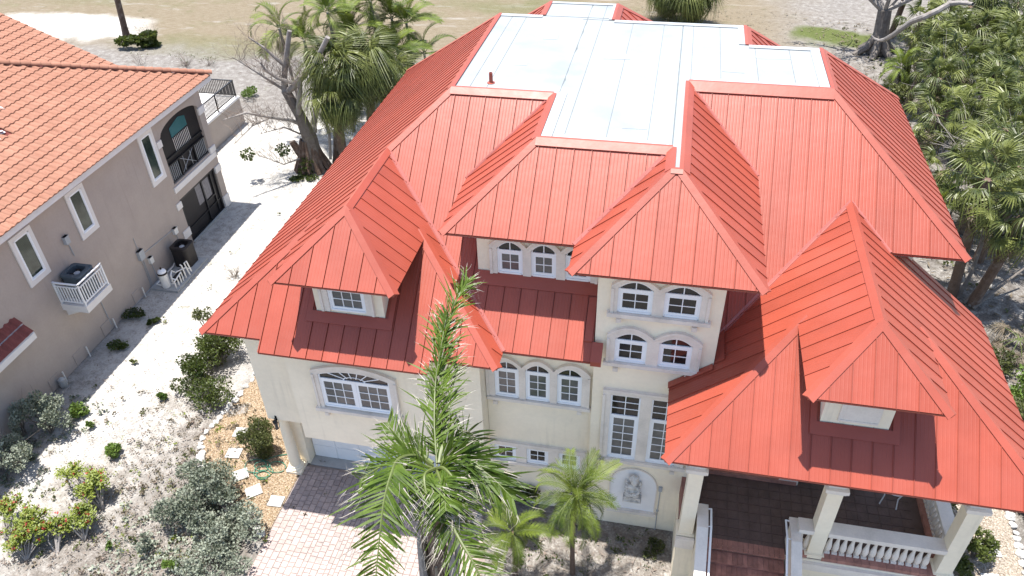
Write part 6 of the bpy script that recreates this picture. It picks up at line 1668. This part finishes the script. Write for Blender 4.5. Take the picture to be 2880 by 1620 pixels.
# ---------------------------------------------------------------- the windblown palm in front
wp = thing('windblown_palm', 'large palm with torn windswept fronds and bleached tips before the garage wall', 'palm tree', (-3.7, 8.55, 0))
m = MB(); m.tube([(-3.7, 8.55, -.1), (-3.68, 8.58, 4), (-3.66, 8.6, 8), (-3.62, 8.65, 10.6)], [.34, .24, .21, .17], 14); m.build('trunk', M['brownbark'], wp)
for i, (dx, dy, z0_, z1_, w) in enumerate(((-.22, -.10, 6.5, 9.6, .13), (-.19, .02, 7.5, 10.3, .09), (.21, -.10, 6.5, 9.7, .12), (.02, -.22, 7.2, 9.0, .08), (.26, .05, 7.9, 9.9, .1))):
    m = MB(); b = Vector((-3.66 + dx, 8.6 + dy, z0_)); t_ = Vector((-3.62 + dx * 1.5, 8.62 + dy * 1.5, z1_)); m.tube([b, b.lerp(t_, .5) + Vector((dx * .25, dy * .25, 0)), t_], [w, w * .8, w * .35], 6); m.build('leaf_base', M['palebark'] if i % 2 == 0 else M['deadfrond'], wp)
m = MB(); m.tube([(-2.80, 8.35, 10.19), (-2.78, 8.54, 10.26), (-2.74, 8.75, 10.34)], [.10, .09, .05], 6); m.build('frond_stub', M['palebark'], wp)
def catmull(pts, n):
    P_ = [Vector(p) for p in pts]; P_ = [P_[0] * 2 - P_[1]] + P_ + [P_[-1] * 2 - P_[-2]]; o = []; S_ = len(P_) - 3
    for i in range(n + 1):
        t_ = i / n * S_; k = min(S_ - 1, int(t_)); f = t_ - k; p0, p1, p2, p3 = P_[k:k + 4]
        o.append(.5 * ((2 * p1) + (p2 - p0) * f + (2 * p0 - 5 * p1 + 4 * p2 - p3) * f * f + (3 * p1 - p0 - 3 * p2 + p3) * f ** 3))
    return o
def big_frond(pts, n, ll, sweep, droop, seed, upv=(0, 0, 1), pale=.35, w=.030, start=.1, shred=1.0, side=(1, -1), rr=.035, rag=.15):
    rg_ = random.Random(seed); m = MB(); C_ = catmull(pts, 40); up0 = Vector(upv)
    m.tube(C_, [rr * (1 - i / 46) + .005 for i in range(41)], 6, 1)
    for i in range(n):
        t_ = start + (1 - start) * i / (n - 1); k = t_ * 40; k0 = min(39, int(k)); q_ = C_[k0].lerp(C_[k0 + 1], k - k0); tg = (C_[k0 + 1] - C_[k0]).normalized()
        sd0 = tg.cross(up0).normalized()
        for s_ in side:
            if rg_.random() < .05 + rag * .25: continue
            sw = sweep * rg_.uniform(.75, 1.25) + rg_.gauss(0, rag * .5); l_ = ll * (1 + rg_.gauss(0, rag * .5) if rg_.random() > .1 else 1 + rag * .9) * (.5 + .65 * sin(pi * min(1, .12 + t_ * .85))) * rg_.uniform(.7, 1.12)
            d = (sd0 * s_ * cos(sw) + tg * sin(sw) + up0 * rg_.uniform(0, .35)).normalized()
            wv = (tg - d * tg.dot(d)).normalized(); wv = (wv + up0 * rg_.uniform(-.7, .7)).normalized() * w * rg_.uniform(.7, 1.2)
            pp = [q_]; dd = d.copy(); g_ = droop * rg_.uniform(.5, 1.5)
            N_ = 5
            for j in range(N_):
                dd = (dd + Vector((rg_.gauss(0, .04), rg_.gauss(0, .04), -g_ * (.12 + .22 * j / N_)))).normalized(); pp.append(pp[-1] + dd * l_ / N_)
            cut = N_ if rg_.random() > pale * 1.6 else rg_.randint(3, 4)
            wd = [.55, 1, 1, .85, .55, .06]
            for j in range(N_):
                a, b = pp[j], pp[j + 1]; w0, w1 = wv * wd[j], wv * wd[j + 1]; mt = 2 if j >= cut else 0
                if mt == 2: w0, w1 = w0 * .45, w1 * .4
                m.face([a - w0, a + w0, b + w1, b - w1], mt)
            if shred and rg_.random() < pale * shred:           # torn bleached threads
                for _ in range(rg_.randint(1, 2)):
                    e = pp[rg_.randint(2, 4)]; dv = (dd + Vector((rg_.gauss(0, .5), rg_.gauss(0, .5), rg_.gauss(-.25, .4)))).normalized(); th = [e]
                    for j in range(4):
                        dv = (dv + Vector((rg_.gauss(0, .35), rg_.gauss(0, .35), rg_.gauss(-.12, .3)))).normalized(); th.append(th[-1] + dv * ll * .11)
                    for j in range(4):
                        ww = wv * .22 * (1 - j / 5); m.face([th[j] - ww, th[j] + ww, th[j + 1] + ww * .7, th[j + 1] - ww * .7], 2)
    return m.build('frond', [M['coco'], M['rachis'], M['straw']], wp)
UPC = tuple(-F_AX * .75 + Vector((0, 0, .5)))
big_frond([(-3.68, 9.04, 11.16), (-3.97, 8.97, 11.48), (-4.16, 8.62, 11.74), (-4.15, 8.17, 11.81), (-4.14, 7.72, 11.65), (-4.10, 7.21, 11.24), (-4.06, 6.70, 10.75)], 70, .78, .55, .35, 1, UPC, .42, .023)
big_frond([(-3.55, 9.04, 11.11), (-3.31, 9.10, 11.44), (-2.94, 8.98, 11.51), (-2.48, 8.80, 11.41), (-2.04, 8.56, 11.22)], 60, .80, 1.02, .35, 2, UPC, .2, .027, shred=.8)
big_frond([(-3.50, 8.80, 10.96), (-3.21, 8.23, 10.97), (-2.89, 7.83, 10.86), (-2.51, 7.45, 10.69), (-2.13, 7.04, 10.31)], 60, .75, .6, .6, 3, UPC, .85, .018, shred=1.6, rr=.045)
big_frond([(-3.63, 9.12, 11.08), (-3.79, 9.87, 11.42), (-3.90, 10.63, 11.75), (-3.97, 11.42, 12.29), (-3.98, 12.08, 12.64), (-3.80, 12.69, 12.87)], 120, .56, 1.05, .42, 4, UPC, .4, .018, shred=1.2, rag=.5, rr=.016)
big_frond([(-3.64, 9.15, 11.12), (-3.88, 9.93, 11.52), (-4.03, 10.70, 11.88), (-4.04, 11.28, 12.30), (-4.06, 11.72, 12.53)], 84, .55, .95, .5, 5, UPC, .45, .018, rag=.6, rr=.016)
big_frond([(-3.59, 9.16, 11.11), (-3.62, 9.91, 11.41), (-3.67, 10.47, 11.65), (-3.67, 11.07, 11.92)], 40, .5, .8, .8, 6, UPC, .4, .017, rag=.5, rr=.016)
big_frond([(-3.71, 9.14, 11.12), (-4.12, 9.35, 11.17), (-4.53, 9.60, 11.11), (-4.89, 9.93, 11.15)], 36, .6, .8, .2, 7, UPC, .15, .022)
big_frond([(-3.54, 9.10, 11.19), (-3.45, 9.73, 11.14), (-3.33, 10.15, 10.98), (-3.19, 10.28, 10.62), (-3.09, 10.27, 10.25)], 28, .62, .75, .5, 8, UPC, .2, .018, shred=.5)
big_frond([(-3.60, 8.90, 11.27), (-3.66, 8.54, 11.50), (-3.52, 8.20, 11.36), (-3.29, 7.92, 11.10)], 46, .72, .6, .6, 9, UPC, .7, .017, shred=1.6)
big_frond([(-3.68, 8.95, 11.20), (-4.03, 8.82, 11.46), (-4.45, 8.63, 11.51), (-4.87, 8.38, 11.31)], 34, .58, .7, .5, 10, UPC, .6, .017, shred=1.5)
big_frond([(-3.58, 8.97, 11.19), (-3.36, 8.81, 11.43), (-3.05, 8.56, 11.35), (-2.80, 8.30, 11.11)], 44, .75, .8, .55, 11, UPC, .35, .020)

big_frond([(-3.62, 9.03, 11.12), (-3.46, 8.72, 11.33), (-3.25, 8.33, 11.44), (-3.12, 8.00, 11.31)], 50, .7, .5, .7, 13, UPC, .5, .02, shred=1.2)
big_frond([(-3.60, 9.16, 11.12), (-3.62, 9.50, 11.22), (-3.51, 9.77, 11.21), (-3.34, 9.76, 10.98)], 40, .6, .7, .6, 14, UPC, .3, .02)

# ---------------------------------------------------------------- litter and weeds on the ground
def litter(name, n, fx, size, mt, seed):
    rg_ = random.Random(seed); m = MB(); c = 0
    while c < n:
        p = fx(rg_)
        if p is None: continue
        c += 1; a = rg_.uniform(0, 6.3); l_ = size * rg_.uniform(.4, 1.6); w = l_ * rg_.uniform(.08, .3); d, s_ = Vector((cos(a), sin(a), rg_.gauss(0, .2))) * l_, Vector((-sin(a), cos(a), rg_.gauss(0, .3))) * w
        q_ = Vector((p[0], p[1], .035 + rg_.random() * .02)); m.face([q_ - d - s_ * .3, q_ - s_, q_ + d, q_ + s_])
    o = m.build(name, M[mt]); o['kind'] = 'stuff'
def left_lot(rg_):
    x, y = rg_.uniform(-24, -12.3), rg_.uniform(10.5, 34)
    if inside((x, y), GL): return None
    if y > 20 and rg_.random() < .6: return None
    return (x, y)
def grove_floor(rg_):
    x, y = rg_.uniform(11, 26), rg_.uniform(24, 70)
    return (x, y) if x > 9.5 + (y - 24) * .02 else None
litter('leaf_litter', 5200, left_lot, .05, 'twig', 1)
litter('leaf_litter', 3200, grove_floor, .16, 'deadfrond', 2)
litter('leaf_litter', 900, lambda r: (r.uniform(-4.3, 1.5), r.uniform(13.2, 16.4)), .06, 'twig', 3)
litter('field_litter', 1500, lambda r: (r.uniform(-6, 14), r.uniform(50, 72)), .13, 'deadfrond', 4)
def weeds(name, n, fx, mt, seed, s=(.05, .14)):
    rg_ = random.Random(seed); m = MB()
    for _ in range(n):
        p = fx(rg_)
        if p is None: continue
        leaves_into(m, rg_, (p[0], p[1], .05), rg_.randint(5, 14), (rg_.uniform(*s) * 1.6, rg_.uniform(*s) * 1.6, .05), rg_.uniform(*s) * .8)
    o = m.build(name, M[mt]); o['kind'] = 'stuff'
weeds('ground_weeds', 150, left_lot, 'olive', 5)
weeds('silver_scrub', 130, lambda r: (r.gauss(-15.3, 1.1), r.gauss(12.3, .9)), 'buttonwood', 15, (.08, .2))
weeds('silver_scrub', 60, lambda r: (r.gauss(-22.6, .7), r.uniform(14, 18.5)), 'buttonwood', 16, (.08, .2))
weeds('dry_scrub', 520, lambda r: (r.gauss(-16.6, 2.1), r.uniform(10.8, 19.5)), 'deadfrond', 17, (.04, .11))
weeds('dry_scrub', 260, lambda r: (r.gauss(-17.5, 2.4), r.uniform(10.8, 18.5)), 'twig', 18, (.04, .10))
weeds('sand_weeds', 90, lambda r: (r.gauss(-16.5, 1.8), r.uniform(12, 18.5)), 'croton', 19, (.05, .1))
weeds('ground_weeds', 60, lambda r: (r.uniform(-17, -13), r.uniform(11, 17)), 'olive', 6)
weeds('ground_weeds', 160, grove_floor, 'olive', 7, (.1, .3))
weeds('ground_weeds', 90, lambda r: (r.uniform(-3.5, 1.4), r.uniform(13.3, 16.3)), 'darkgreen', 8)
